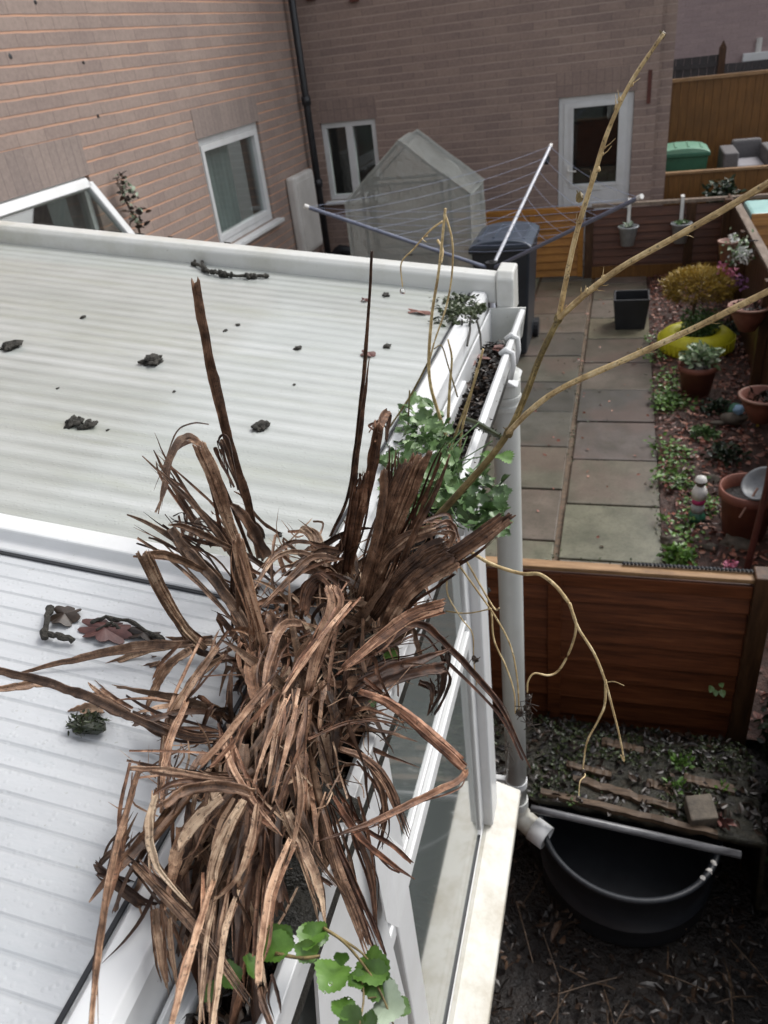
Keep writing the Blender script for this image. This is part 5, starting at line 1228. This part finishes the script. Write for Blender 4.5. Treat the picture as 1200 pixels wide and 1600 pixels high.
HERO = [  # pixels root->tip, width px, l0, l1, tint, red, opts
 ([(405, 870), (388, 790), (364, 710), (342, 630), (322, 540), (305, 436)], 17, .05, None, .35, .35, dict(blunt=True, fold=.5)),
 ([(372, 760), (352, 700), (345, 690), (352, 730)], 6, .2, None, .2, .2, {}),
 ([(395, 900), (362, 830), (335, 750), (308, 690)], 26, .06, None, .6, .35, dict(blunt=True, basew=.9, fold=.2)),
 ([(310, 688), (292, 682), (272, 700), (258, 745), (247, 803)], 15, .27, .12, .65, .3, dict(fold=.3)),
 ([(400, 925), (345, 840), (290, 775), (222, 712)], 11, .05, None, .45, .2, {}),
 ([(330, 850), (290, 790), (262, 745), (240, 703)], 9, .06, None, .3, .2, {}),
 ([(405, 1010), (360, 940), (310, 880), (262, 835), (198, 804)], 19, .07, .20, .45, .1, {}),
 ([(320, 1010), (290, 985), (255, 930), (222, 862)], 24, .06, .20, .7, .1, dict(blunt=True, fold=.3)),
 ([(224, 860), (262, 868), (310, 888), (360, 915)], 14, .20, .10, .4, .1, {}),
 ([(360, 852), (318, 836), (285, 822), (263, 820)], 13, .12, .18, .35, .2, {}),
 ([(264, 820), (290, 860), (340, 905), (410, 990)], 20, .18, .05, .3, .1, {}),
 ([(412, 1018), (400, 960), (380, 890), (370, 836)], 23, .09, None, .85, .4, dict(blunt=True, fold=.2)),
 ([(378, 985), (374, 920), (366, 850)], 17, .07, None, .15, .2, {}),
 ([(417, 868), (400, 835), (375, 800), (350, 783)], 22, .06, None, .25, .3, {}),
 ([(360, 860), (345, 830), (322, 808)], 18, .07, None, .55, .4, {}),
 ([(287, 862), (298, 835), (310, 812), (325, 810)], 9, .06, .13, .5, .2, {}),
 ([(515, 835), (545, 770), (560, 660), (572, 540), (581, 392)], 7, .05, None, .2, .3, dict(fold=.5, tipw=.5)),
 ([(540, 830), (553, 750), (566, 650), (577, 560)], 9, .06, None, .25, .4, {}),
 ([(535, 880), (560, 810), (580, 740), (592, 660)], 20, .05, None, .35, .5, dict(blunt=True, fold=.5)),
 ([(592, 668), (598, 655), (608, 645), (604, 690)], 15, .23, .18, .35, .4, {}),
 ([(538, 905), (548, 850), (560, 780), (568, 735)], 30, .05, None, .35, .6, dict(fold=.4)),
 ([(575, 950), (600, 870), (632, 780), (662, 704)], 36, .05, None, .62, .35, dict(blunt=True, fold=.3)),
 ([(573, 935), (590, 860), (612, 780), (640, 715)], 24, .08, None, .3, .4, dict(blunt=True)),
 ([(560, 930), (585, 850), (597, 790), (600, 735)], 14, .09, None, .5, .3, dict(blunt=True)),
 ([(600, 960), (640, 850), (680, 770), (703, 710)], 12, .06, None, .35, .4, {}),
 ([(585, 940), (602, 850), (612, 780), (616, 700)], 26, .03, None, .12, .4, {}),
 ([(600, 985), (642, 915), (734, 850), (798, 803)], 27, .06, None, .45, .45, dict(fold=.35, blunt=True)),
 ([(590, 1000), (630, 930), (680, 890), (712, 872)], 42, .05, None, .5, .35, dict(blunt=True, fold=.15)),
 ([(580, 960), (625, 905), (665, 870), (700, 850)], 36, .07, None, .35, .35, dict(blunt=True, fold=.2)),
 ([(570, 930), (600, 870), (640, 840), (690, 825)], 28, .08, None, .55, .3, {}),
 ([(690, 826), (708, 835), (700, 860), (712, 885)], 10, .14, .10, .6, .3, {}),
 ([(660, 828), (700, 815), (715, 838), (716, 850)], 9, .14, .12, .4, .5, {}),
 ([(535, 1040), (590, 1000), (642, 962), (697, 944)], 24, .08, .09, .75, .7, dict(blunt=True, fold=.25)),
 ([(590, 1010), (650, 975), (700, 1010), (779, 1100), (830, 1202)], 15, .06, -.10, .1, .8, dict(fold=.5)),
 ([(550, 1070), (610, 1045), (660, 1030), (705, 1013)], 20, .05, .02, .12, .7, {}),
 ([(560, 1085), (610, 1062), (660, 1048), (697, 1042)], 20, .04, .01, .15, .7, dict(blunt=True)),
 ([(694, 1042), (694, 1060), (688, 1085), (668, 1118)], 10, .01, -.06, .05, .4, {}),
 ([(700, 1015), (702, 1030), (696, 1055), (680, 1075)], 5, .0, -.04, .05, .4, {}),
 ([(560, 1075), (610, 1100), (668, 1145), (728, 1200)], 28, .07, .02, .5, .9, dict(blunt=True, fold=.4)),
 ([(728, 1196), (718, 1218), (650, 1252), (580, 1285), (495, 1315)], 15, .02, .06, .4, .6, dict(fold=.4)),
 ([(530, 1165), (570, 1185), (605, 1225), (640, 1310)], 24, .05, -.03, .45, .4, dict(fold=.4)),
 ([(575, 1190), (598, 1240), (600, 1290), (588, 1332)], 11, .03, -.04, .3, .3, {}),
 ([(520, 1240), (560, 1305), (605, 1345), (648, 1374)], 13, .06, -.02, .4, 1.0, {}),
 ([(535, 1250), (560, 1310), (580, 1370), (589, 1447)], 13, .05, -.04, .25, .5, {}),
 ([(500, 1260), (525, 1350), (552, 1420), (578, 1492)], 27, .06, -.03, .6, .3, dict(fold=.3)),
 ([(505, 1270), (545, 1360), (580, 1440), (603, 1495)], 11, .04, -.04, .15, .9, {}),
 ([(480, 1150), (540, 1130), (590, 1126), (645, 1140)], 6, .10, .03, .3, .6, {}),
 ([(655, 1060), (672, 1072), (675, 1090), (668, 1118)], 9, .0, -.04, .1, .3, {}),
 ([(480, 1075), (500, 1010), (524, 945), (516, 912)], 28, .10, .17, .8, .5, dict(fold=.15, blunt=True)),
 ([(517, 912), (498, 903), (480, 925), (474, 958)], 24, .17, .13, .3, .6, dict(fold=.2, blunt=True)),
 ([(548, 934), (510, 985), (475, 1035), (442, 1085)], 8, .16, .14, .85, .5, dict(tipw=.5)),
 ([(445, 1085), (430, 1130), (410, 1180), (395, 1230)], 9, .14, .12, .7, .4, dict(tipw=.4)),
 ([(470, 968), (440, 980), (418, 1040), (408, 1130)], 17, .12, .10, .6, .4, {}),
 ([(420, 1062), (385, 1110), (345, 1160), (310, 1198)], 13, .20, .18, .6, .4, dict(blunt=True)),
 ([(392, 1010), (392, 1050), (400, 1095)], 22, .10, .10, .6, .4, dict(blunt=True)),
 ([(498, 868), (465, 862), (430, 872), (395, 925)], 9, .10, .10, .75, .2, {}),
 ([(525, 868), (490, 870), (455, 900), (402, 955)], 13, .11, .10, .4, .3, {}),
 ([(470, 820), (490, 835), (500, 870), (505, 920)], 26, .08, .05, .75, .1, {}),
 ([(260, 1140), (200, 1118), (140, 1090), (70, 1066), (-20, 1044)], 18, .12, .18, .25, .2, dict(fold=.3, tipw=.7)),
 ([(120, 1078), (70, 1066), (30, 1072), (-20, 1080)], 15, .14, .17, .75, .2, dict(tipw=.5)),
 ([(300, 1000), (220, 1010), (125, 1028), (20, 1055)], 17, .07, .06, .5, .2, {}),
 ([(335, 1000), (265, 1008), (190, 1030), (95, 1072)], 14, .06, .04, .65, .1, {}),
 ([(330, 992), (280, 1000), (230, 1000), (170, 1012)], 12, .05, .03, .45, .2, {}),
 ([(200, 1108), (168, 1092), (145, 1075), (137, 1066)], 9, .08, .08, .6, .3, {}),
 ([(84, 1085), (95, 1120), (105, 1150), (120, 1178)], 9, .04, .01, .55, 0, {}),
 ([(95, 1090), (108, 1115), (118, 1140), (126, 1160)], 6, .04, .01, .75, 0, {}),
 ([(106, 1112), (130, 1108), (165, 1105)], 19, .05, .05, .85, .3, dict(blunt=True)),
 ([(296, 1010), (262, 1040), (240, 1080), (226, 1115)], 18, .09, .04, .55, .2, dict(fold=.4)),
 ([(338, 1005), (305, 1060), (270, 1115), (256, 1180), (252, 1280)], 18, .10, .06, .6, .2, dict(fold=.4)),
 ([(350, 1020), (310, 1055), (285, 1090), (300, 1120)], 12, .08, .05, .7, .1, {}),
 ([(248, 1030), (222, 1045), (200, 1068)], 9, .05, .03, .4, .1, {}),
 ([(216, 1190), (200, 1260), (178, 1335), (158, 1455), (140, 1620)], 13, .10, .15, .5, .2, dict(tipw=.6, fold=.45)),
 ([(200, 1195), (260, 1203), (330, 1215), (405, 1219)], 12, .13, .11, .6, .3, {}),
 ([(254, 1252), (290, 1236), (340, 1228), (395, 1240)], 20, .15, .12, .6, .3, dict(blunt=True)),
 ([(235, 1420), (205, 1405), (170, 1372), (147, 1350)], 15, .03, .06, .1, .3, dict(blunt=True)),
 ([(148, 1352), (165, 1338), (190, 1315), (215, 1270)], 9, .06, .08, .3, .1, {}),
 ([(240, 1235), (232, 1290), (245, 1355), (300, 1420)], 17, .13, .08, .9, 0, dict(fold=.4)),
 ([(345, 1240), (310, 1278), (286, 1310), (278, 1330)], 22, .12, .10, .95, .1, dict(fold=.3)),
 ([(380, 1245), (358, 1290), (335, 1350), (328, 1395)], 26, .12, .08, .95, .1, dict(fold=.3)),
 ([(400, 1250), (392, 1310), (372, 1370), (332, 1410)], 14, .12, .08, .8, .2, {}),
 ([(345, 1142), (362, 1195), (395, 1250), (440, 1306)], 13, .14, .10, .75, .5, {}),
 ([(452, 1305), (425, 1380), (408, 1470), (403, 1540)], 14, .09, .07, .95, .4, dict(blunt=True, fold=.4)),
 ([(403, 1538), (412, 1570), (432, 1620)], 12, .07, .06, .35, .3, {}),
 ([(332, 1370), (312, 1440), (290, 1520), (262, 1620)], 15, .10, .12, .8, .4, dict(tipw=.7, fold=.4)),
 ([(335, 1395), (322, 1470), (315, 1540), (310, 1620)], 10, .08, .08, .75, 0, {}),
 ([(370, 1385), (352, 1450), (342, 1530), (330, 1620)], 13, .07, .06, .9, .1, dict(tipw=.6)),
 ([(205, 1345), (260, 1405), (320, 1470), (390, 1568)], 23, .09, .05, .45, .2, {}),
 ([(240, 1415), (248, 1480), (260, 1545)], 17, .07, .04, .6, .1, {}),
 ([(262, 1430), (268, 1490), (280, 1560)], 11, .06, .04, .7, .1, {}),
 ([(448, 1262), (475, 1325), (497, 1385), (508, 1445)], 22, .08, .03, .8, .1, dict(fold=.3)),
 ([(460, 1280), (495, 1340), (540, 1400)], 10, .08, .02, .4, .2, {}),
 ([(436, 1090), (428, 1160), (416, 1228)], 12, .13, .12, .7, .2, {}),
 ([(462, 1095), (450, 1160), (425, 1255)], 12, .14, .12, .65, .4, {}),
 ([(290, 1090), (268, 1150), (256, 1200), (250, 1270)], 17, .10, .09, .6, .4, dict(fold=.4)),
 ([(430, 1010), (420, 1060), (395, 1100), (370, 1180)], 14, .10, .10, .4, .4, {}),
 ([(460, 1180), (470, 1240), (462, 1300), (448, 1350)], 13, .10, .06, .55, .2, {}),
 ([(205, 1110), (250, 1135), (300, 1150), (345, 1150)], 24, .08, .10, .2, .3, {}),
]
SC = lambda p: dpt(p) / F
def put(i, px, wpx, l0, l1, tint, red, o):
    g = MB(); P_ = path(px, l0, l1, o.get('arch', 0)); P_[0] -= Vector((0, 0, .004))
    w_ = wpx * SC(P_[len(P_) // 2]) * (.9 if max(q[1] for q in px) < 1150 else .78); kw = {k: v_ for k, v_ in o.items() if k in ('blunt', 'fold', 'tipw', 'basew', 'twist')}
    if wpx >= 23:
        tc = (Vector((0, 0, CZ)) - P_[len(P_) // 2]).normalized(); sv = (P_[-1] - P_[0]).cross(tc).normalized()
        kk = dict(kw); kk['fold'] = rnd(.1, .3)
        for q_ in range(4):
            off = (q_ - 1.5) / 4 * w_ * .8; cut = rnd(.8, 1.05); n_ = len(P_)
            Q = [p + sv * off * (.35 + .65 * min(1, 1.6 * j / (n_ - 1))) + tc * rnd(-.001, .0025) for j, p in enumerate(P_)]
            Q[-1] = Q[-2].lerp(Q[-1], cut)
            ribbon(g, Q, w_ * rnd(.28, .5), tint=min(1, max(0, tint + rnd(-.25, .25))), red=red, roll=rnd(-.5, .5), seg=7, **kk)
    else: ribbon(g, P_, w_, tint=tint, red=red, roll=rnd(-.35, .35), seg=7, **kw)
    return g
parts = 0
for i, h in enumerate(HERO):
    g = put(i, *h); g.build('leaf', 'dead_leaf', dpnt, smooth=True, solid=.0007); parts += 1
# fill: blades springing from the crown in all directions, many bent over
def fill_blade(mb, lo=False, k=None):
    if lo:
        root = Vector((rnd(-.325, -.245), rnd(.32, .52), GZ + rnd(.03, .09))); az = rnd(-.30, .6); a_dir = Vector((math.sin(az), -math.cos(az), 0)); L_ = rnd(.05, .15); up0 = rnd(-.2, .35)
    else:
        root = Vector((rnd(-.36, -.22), rnd(.44, .72), GZ + rnd(-.02, .07))); az = rnd(0, 6.28); a_dir = Vector((math.cos(az), math.sin(az), 0)); L_ = rnd(.05, .14); up0 = rnd(.3, 2.2)
    d = (a_dir.normalized() + Vector((0, 0, up0))).normalized(); p = root.copy(); P_ = [p.copy()]; n = 6; g_ = rnd(.12, .5); kink = random.choice([None, None, 3, 4])
    for j in range(n):
        if kink == j: d = (d * .3 + Vector((rnd(-.5, .5), rnd(-.8, .2), -1))).normalized()
        p = p + d * L_ / n; floor = (roofz(p.x) + .012) if p.x < XE + .035 else (GZ - .3 if p.x > GO else GZ + .0)
        if p.z < floor: p.z = floor
        P_.append(p.copy()); d = (d + Vector((0, 0, -g_ * .5)) + rdir(-1, 1) * .12).normalized()
    w_ = rnd(.003, .012); t_ = min(1, max(0, random.gauss(.36, .27)))  # low mean tint paints the clump's inner shade into the fill blades
    fc = rdir(-.2, 1) if random.random() < .5 else None
    ribbon(mb, P_, w_, face=fc, fold=rnd(.15, .5), twist=rnd(-1.2, 1.2), tint=t_, red=rnd(0, .6), seg=3, blunt=random.random() < .3, roll=rnd(-.6, .6))
for i in range(100 - parts):
    g = MB(); fill_blade(g, lo=i % 2 == 0); g.build('leaf', 'dead_leaf', dpnt, smooth=True, solid=.0006)
g = MB()
for i in range(210): fill_blade(g)
for i in range(170): fill_blade(g, True)
for i, (px, wpx, l0, l1, tint, red, op) in enumerate(HERO):
    xs = [q[0] for q in px]; ys = [q[1] for q in px]
    if min(ys) < 640 or min(xs) < 130: continue
    for c_ in range(4 if max(ys) < 1030 else (5 if max(xs) < 640 else 2)):
        ox, oy = random.gauss(0, 11), random.gauss(0, 11); e_ = rnd(.55, 1.0)
        Q = [(x + ox * (1 - .3 * k) + random.gauss(0, 5), y + oy + random.gauss(0, 5)) for k, (x, y) in enumerate(px)]
        Q[-1] = (Q[-2][0] + (Q[-1][0] - Q[-2][0]) * e_, Q[-2][1] + (Q[-1][1] - Q[-2][1]) * e_)
        dl = rnd(-.045, -.002); P_ = path(Q, max(.0, l0 + dl), None if l1 is None else l1 + dl)
        ribbon(g, P_, rnd(2.5, 8) * SC(P_[1]), tint=min(1, max(0, tint + rnd(-.5, .12))), red=min(1, red + rnd(0, .4)), roll=rnd(-.9, .9), seg=5, fold=rnd(.1, .6), twist=rnd(-1, 1), blunt=random.random() < .3)  # tinted mostly darker than the traced blade: shade between leaves put into colour
o = g.build('leaf_mass', 'dead_leaf', dpnt, smooth=True); tag(o, kind='stuff')
# frayed fibres and the dark root ball
g = MB()
for i in range(420):
    root = Vector((rnd(-.38, -.2), rnd(.32, .74), GZ + rnd(.0, .09))); d = rdir(-.2, 1) * rnd(.02, .07); P_ = [root, root + d * .5 + rdir(-1, 1) * .006, root + d + rdir(-1, 1) * .012]
    ribbon(g, P_, rnd(.0008, .0022), tint=rnd(.2, 1), red=rnd(0, .5), seg=3, fold=.1)
tag(g.build('fibres', 'dead_leaf', dpnt), kind='stuff')
g = MB()
for i in range(16): g.blob(Vector((rnd(-.32, -.24), .32 + .42 * i / 16, GZ - .005)), rnd(.035, .05), 3, .4, (.9, 1.1, .8))
g.build('root_ball', 'gutter_sludge', dpnt, smooth=True)

def stem(parent, px, r0, r1, l0, l1, mat, name='stem', n=8, dy=0, arch=0):
    P_ = path(px, l0, l1, arch, dy); c = catmull(P_, 6); g = MB(); g.t = (rnd(.4, .7), 0, 0); N_ = len(c)
    rad = []
    for i in range(N_):
        t = i / (N_ - 1); s_ = SC(c[i]); rr = (r0 + (r1 - r0) * t) * s_ / 2 * (1 + .12 * noise.noise(Vector((t * 14, r0, 3))))
        rad.append(rr)
    g.tube(c, rad, n); return g.build(name, mat, parent, smooth=True), c
# tall bare forked stem
q = Pz(680, 810, PLN)
bs = thing('bare_stem_plant', q, 'tall straw coloured forked bare stems rising over the yard from the gutter', 'plant')
_, c1 = stem(bs, [(655, 840), (690, 800), (760, 722), (796, 672), (822, 615), (845, 555), (873, 497)], 12, 10, .03, None, 'green_brown_stem', 'main_stem')
Yf = c1[-1].y; Ys = c1[int(len(c1) * .58)].y
def ystem(px, r0, r1, Y0, Y1, mat, name, parent):
    P_ = []; 
    for i, (x, y) in enumerate(px): P_.append(Py(x, y, Y0 + (Y1 - Y0) * i / (len(px) - 1)))
    c = catmull(P_, 6); g = MB(); g.t = (.55, 0, 0); N_ = len(c)
    g.tube(c, [.86 * (r0 + (r1 - r0) * i / (N_ - 1)) * SC(c[i]) / 2 * (1 + .1 * noise.noise(Vector((i * .9, r0, 1)))) for i in range(N_)], 8)
    if r0 > 8:
        for k in range(9):
            i_ = random.randint(2, N_ - 3); p = c[i_]; tg = (c[i_ + 1] - c[i_ - 1]).normalized(); sdv = tg.cross(rdir(-1, 1)).normalized(); rr = .43 * r0 * SC(p)
            g.blob(p + sdv * rr * .7, rr * rnd(.45, .8), 2, .4, (1, 1, 1.2))
            if random.random() < .6: g.tube([p + sdv * rr, p + sdv * rr * 2 + tg * rr * 1.2, p + sdv * rr * rnd(2, 3.4) + tg * rr * rnd(2, 4)], [rr * .22, rr * .15, rr * .06], 5)
    return g.build(name, mat, parent, smooth=True), c
ystem([(873, 498), (886, 430), (902, 360), (928, 275), (950, 205), (985, 130), (1037, 52)], 11, 7, Yf, Yf - .03, 'straw_stem', 'upright_branch', bs)
ystem([(872, 498), (920, 455), (975, 415), (1070, 362), (1140, 322), (1230, 268)], 11, 13, Yf, Yf - .14, 'straw_stem', 'middle_branch', bs)
ystem([(792, 678), (830, 640), (880, 605), (985, 558), (1090, 510), (1150, 480), (1230, 440)], 10, 13, Yf, Yf - .16, 'straw_stem', 'lower_branch', bs)
g = MB()
for (x, y, s_) in ((928, 275, 6), (998, 549, 4), (873, 497, 7), (906, 308, 6), (795, 675, 7), (1036, 54, 4), (962, 170, 3)):
    g = MB(); p = Py(x, y, Yf); g.blob(p, s_ * SC(p), 2, .3, (1, 1, 1.3))
    g.tube([p, Py(x + rnd(-9, 9), y - rnd(4, 12), Yf - .002)], [.0012, .0004], 5); g.build('node', 'green_brown_stem', bs)
# thin upright twigs
tw = thing('twiggy_weed', Pz(690, 700, PLN), 'pale thin dried twigs with a hooked tip holding a raindrop, beside the green weeds', 'plant')
YT = Pz(690, 690, PLN).y
for k, (px, r0, r1) in enumerate([
    ([(700, 790), (712, 730), (690, 660), (671, 590), (674, 500), (686, 420), (696, 325)], 7, 5),
    ([(692, 345), (672, 360), (645, 390), (627, 411), (629, 448)], 4, 2.5),
    ([(696, 335), (707, 378), (706, 430), (697, 480), (680, 530), (672, 560)], 4, 3),
    ([(672, 560), (640, 620), (600, 680), (560, 740), (520, 800)], 4, 3),
    ([(684, 375), (692, 390), (690, 410)], 5, 3),
    ([(700, 660), (703, 600), (706, 560), (700, 530)], 6, 3),
    ([(676, 800), (690, 740), (715, 670), (740, 600), (755, 545)], 6, 4),
    ([(716, 720), (722, 670), (735, 620), (745, 575)], 5, 3),
    ([(715, 620), (700, 570), (690, 540), (678, 545)], 3, 2),
    ([(640, 800), (637, 720), (638, 660), (640, 610)], 4, 3),
    ([(655, 790), (640, 740), (670, 720), (690, 700)], 4, 3),
    ([(570, 690), (590, 720), (620, 750), (660, 800)], 5, 4),
    ([(668, 368), (660, 372), (666, 378)], 2, 1.5)]):
    ystem(px, r0, r1, YT, YT - .03, 'straw_stem' if k not in (3, 8, 9) else 'green_brown_stem', 'twig', tw)
p = Py(629, 455, YT - .03); g = MB(); g.blob(p, 4.6 * SC(p), 3, .05, (1, 1, 1.15))
lump(g, 'raindrop', 'water_drop', p, 'raindrop hanging from the hooked tip of the thin twig', 'raindrop', smooth=True)
# hanging vine at right
hv = thing('hanging_vine', Pz(745, 870, PLN), 'straw coloured dried vine drooping over the outside of the gutter towards the tub', 'plant')
YV = Pz(745, 868, PLN).y
for (px, r0, r1) in [
    ([(735, 862), (770, 882), (815, 896), (843, 897), (868, 915), (888, 940)], 7, 7),
    ([(888, 940), (900, 975), (893, 1010), (875, 1045), (858, 1055), (835, 1052), (825, 1065), (824, 1082)], 5, 3),
    ([(890, 942), (903, 980), (928, 1020), (945, 1062), (958, 1110), (968, 1150), (975, 1188), (970, 1180)], 6, 2.5),
    ([(946, 1062), (945, 1100), (935, 1125), (917, 1160), (911, 1200)], 5, 3),
    ([(911, 1200), (914, 1212), (906, 1222), (904, 1250)], 2.5, 2),
    ([(946, 1066), (960, 1065), (975, 1071)], 2.5, 1.5),
    ([(720, 860), (745, 905), (772, 950), (780, 950)], 4, 3),
    ([(715, 880), (740, 915), (775, 965), (798, 1010), (808, 1060), (811, 1110)], 4, 3),
    ([(768, 955), (772, 1000), (790, 1040), (803, 1080), (805, 1115)], 4, 2.5),
    ([(697, 955), (730, 958), (768, 951)], 3, 2.5),
    ([(698, 905), (700, 930), (720, 965), (738, 990), (740, 1030), (745, 1070)], 3, 2)]:
    ystem(px, r0, r1, YV, YV - .05, 'straw_stem', 'vine', hv)
g = MB()
for (x, y, r_) in ((812, 1113, 6), (822, 1106, 5), (826, 1090, 5), (904, 1248, 4), (912, 1205, 3), (742, 1030, 5), (908, 1252, 3)):
    g = MB(); p = Py(x, y, YV - .05); g.blob(p, r_ * SC(p), 2, .4); g.build('seed_head', 'leaf_litter', hv)
g = MB()
for k in range(26):
    x, y = random.choice(((822, 1095), (825, 1110), (743, 1035), (830, 1130), (795, 1165))); p = Py(x, y, YV - .05); g.tube([p, p + rdir(-1, .5) * .008, p + rdir(-1, .3) * .018 + Vector((0, 0, -.006))], .0006, 4)
tag(g.build('tendrils', 'leaf_litter', hv), kind='stuff')
g = MB()
for (x, y) in ((752, 918), (748, 935), (762, 922), (761, 938)):
    p = Px(x, y, XF + .01); g.blob(p, .007, 2, .5)
g.tube([Px(757, 875, XF + .02), Px(758, 900, XF + .014), Px(754, 915, XF + .012)], .0012, 5)
lump(g, 'dried_seed_pods', 'moss_lump', Px(755, 925, XF + .01), 'black dried pods stuck on the white frame right of the leaves', 'seed pods')

# leafy weeds
def lobed(mb, p, d, nrm, s_, t, lobes=5, tooth=.12):
    """a toothed, lobed leaf with a raised midrib"""
    d = d.normalized(); sd_ = d.cross(nrm).normalized(); n2 = sd_.cross(d).normalized(); n = 44; mb.t = (t, 0, 0)
    vs = [p + d * s_ * .45 - n2 * s_ * .06]
    for k in range(n):
        a_ = 2 * math.pi * k / n; rr = .5 * (1 + (.16 if tooth > .2 else .07) * math.cos(lobes * a_) + tooth * (1 if k % 2 else -1) * .5)
        x, y = -math.cos(a_) * rr * s_ * 1.0, math.sin(a_) * rr * s_ * .85
        vs.append(p + d * (x + s_ * .45) + sd_ * y + n2 * (.10 * s_ * math.sin(a_ * 2 + t * 9) + .05 * s_ * abs(math.sin(a_))))
    mb.add(vs, [(0, k + 1, (k + 1) % n + 1) for k in range(n)])
ww = thing('green_weed', Pz(690, 720, PLN), 'bushy green weed with divided leaves growing in the gutter behind the dead plant', 'plant')
for blk, (x0, y0, x1, y1, n_, ln_, t0) in enumerate(((600, 655, 720, 800, 230, .07, .6), (700, 740, 790, 830, 130, .04, .25), (625, 625, 690, 700, 90, .09, .75), (580, 700, 640, 790, 60, .04, .45), (760, 790, 850 - 60, 845, 30, .02, .2))):
    g = MB()
    for i in range(n_):
        cx, cy = (x0 + x1) / 2, (y0 + y1) / 2; a_ = rnd(0, 6.28); r_ = math.sqrt(random.random())
        x, y = cx + math.cos(a_) * r_ * (x1 - x0) / 2, cy + math.sin(a_) * r_ * (y1 - y0) / 2
        p = Pz(x, y, PLN + rnd(-.01, ln_)); g.t = (0, 0, 0)
        lobed(g, p, rdir(-.3, .7), rdir(.3, 1), rnd(.010, .024), min(1, max(0, t0 + rnd(-.35, .35))), random.choice((5, 7, 3)), .25)
    g.build('leaves', 'weed_green', ww, smooth=True)
g = MB()
for i in range(46):
    a = Pz(rnd(640, 740), rnd(760, 830), PLN - .02); b = Pz(rnd(600, 780), rnd(640, 830), PLN + rnd(.0, .07)); g.t = (.4, 0, 0); g.tube([a, (a + b) / 2 + Vector((0, 0, .015)), b], .0009, 5)
g.build('stalks', 'weed_green', ww)
g = MB(); p = Pz(775, 712, PLN + .05); lobed(g, p, Vector((1, -.15, -.1)), Vector((0, -.2, 1)), .028, .6, 3, .3); lobed(g, Pz(765, 715, PLN + .05), Vector((-.7, .6, .2)), Vector((0, 0, 1)), .018, .5, 3, .3)
g.build('bright_leaf', 'bright_green', ww, smooth=True)
# mossy stick over the rim
g = MB(); a, b = Pz(725, 655, PLN + .01), Pz(785, 684, PLN + .02); g.tube([a, a.lerp(b, .4) + Vector((0, 0, .004)), b], [.006, .0055, .004], 8)
for i in range(160): p = a.lerp(b, random.random()) + rdir(-1, 1) * .005; g.t = (rnd(0, .8), 0, 0); g.card(p, rdir(-1, 1), rdir(-1, 1), .006, .002)
lump(g, 'mossy_stick', 'moss', a, 'short moss covered stick lying across the outer rim of the gutter', 'stick')
# leafy sprig at the bottom
sp_ = thing('leafy_sprig', Pz(540, 1480, PLN - .03), 'bright green toothed leafed sprig hanging over the gutter at the bottom', 'plant')
LB = PLN + .03
for (px, r0, r1) in (([(430, 1490), (470, 1497), (500, 1494)], 6, 5), ([(505, 1450), (540, 1475), (580, 1525), (605, 1575), (620, 1620)], 5, 3), ([(505, 1450), (525, 1462), (560, 1485), (575, 1500)], 5, 3), ([(565, 1530), (568, 1560), (562, 1600)], 4, 3), ([(575, 1560), (588, 1558)], 3, 2)):
    stem(sp_, px, r0, r1, .03, .03, 'green_brown_stem', 'stem')
for (x, y, ang, s_, t, m_) in ((455, 1476, 190, 52, .45, 'bright_green'), (455, 1475, 150, 46, .3, 'bright_green'), (478, 1478, 60, 52, .55, 'bright_green'), (472, 1468, 20, 44, .6, 'bright_green'), (463, 1480, -20, 38, .5, 'bright_green'),
        (520, 1500, 268, 62, .6, 'bright_green'), (560, 1500, 330, 62, .55, 'bright_green'), (572, 1506, 300, 58, .35, 'bright_green'), (592, 1548, 300, 66, .4, 'pale_underside'),
        (562, 1545, 110, 34, .3, 'bright_green'), (540, 1560, 250, 42, .35, 'bright_green'), (560, 1575, 240, 44, .3, 'bright_green'), (370, 1540, 120, 40, .3, 'bright_green'), (385, 1520, 60, 40, .25, 'bright_green'), (620, 1560, 300, 30, .3, 'bright_green'), (527, 1488, 310, 26, .3, 'bright_green'), (340, 1545, 200, 34, .2, 'bright_green'),(590, 1590, 200, 30, .2, 'bright_green')):
    p = Pz(x, y, LB + rnd(-.005, .01)); k = SC(p); a_ = R(ang); tgt = Pz(x + 20 * math.cos(a_), y - 20 * math.sin(a_), LB); d = tgt - p
    g = MB(); lobed(g, p, d, (Vector((0, 0, CZ)) - p).normalized() + rdir(-1, 1) * .35, s_ * k * 1.05, t, 5, .09); g.build('leaf', m_, sp_, smooth=True)
g = MB()
for (x, y, r_) in ((516, 1537, 3.5), (507, 1551, 2.6), (545, 1560, 2)):
    p = Pz(x, y, LB + .012); g.blob(p, r_ * SC(p), 3, .05, (1, 1, .6))
g.build('raindrops', 'water_drop', sp_, smooth=True)
# small green leaf in the dead clump
g = MB(); lobed(g, Pz(600, 1025, PLN + .01), Vector((1, .2, 0)), Vector((0, -.4, 1)), .018, .6, 3, .05); g.build('green_shoot', 'bright_green', dpnt, smooth=True); g = MB(); lobed(g, Pz(575, 1105, PLN), Vector((0, 1, 0)), Vector((.3, -.3, 1)), .016, .2, 5, .2); g.build('green_shoot', 'bright_green', dpnt, smooth=True)
for o in bpy.data.objects:
    if '_b' in o.keys(): del o['_b']
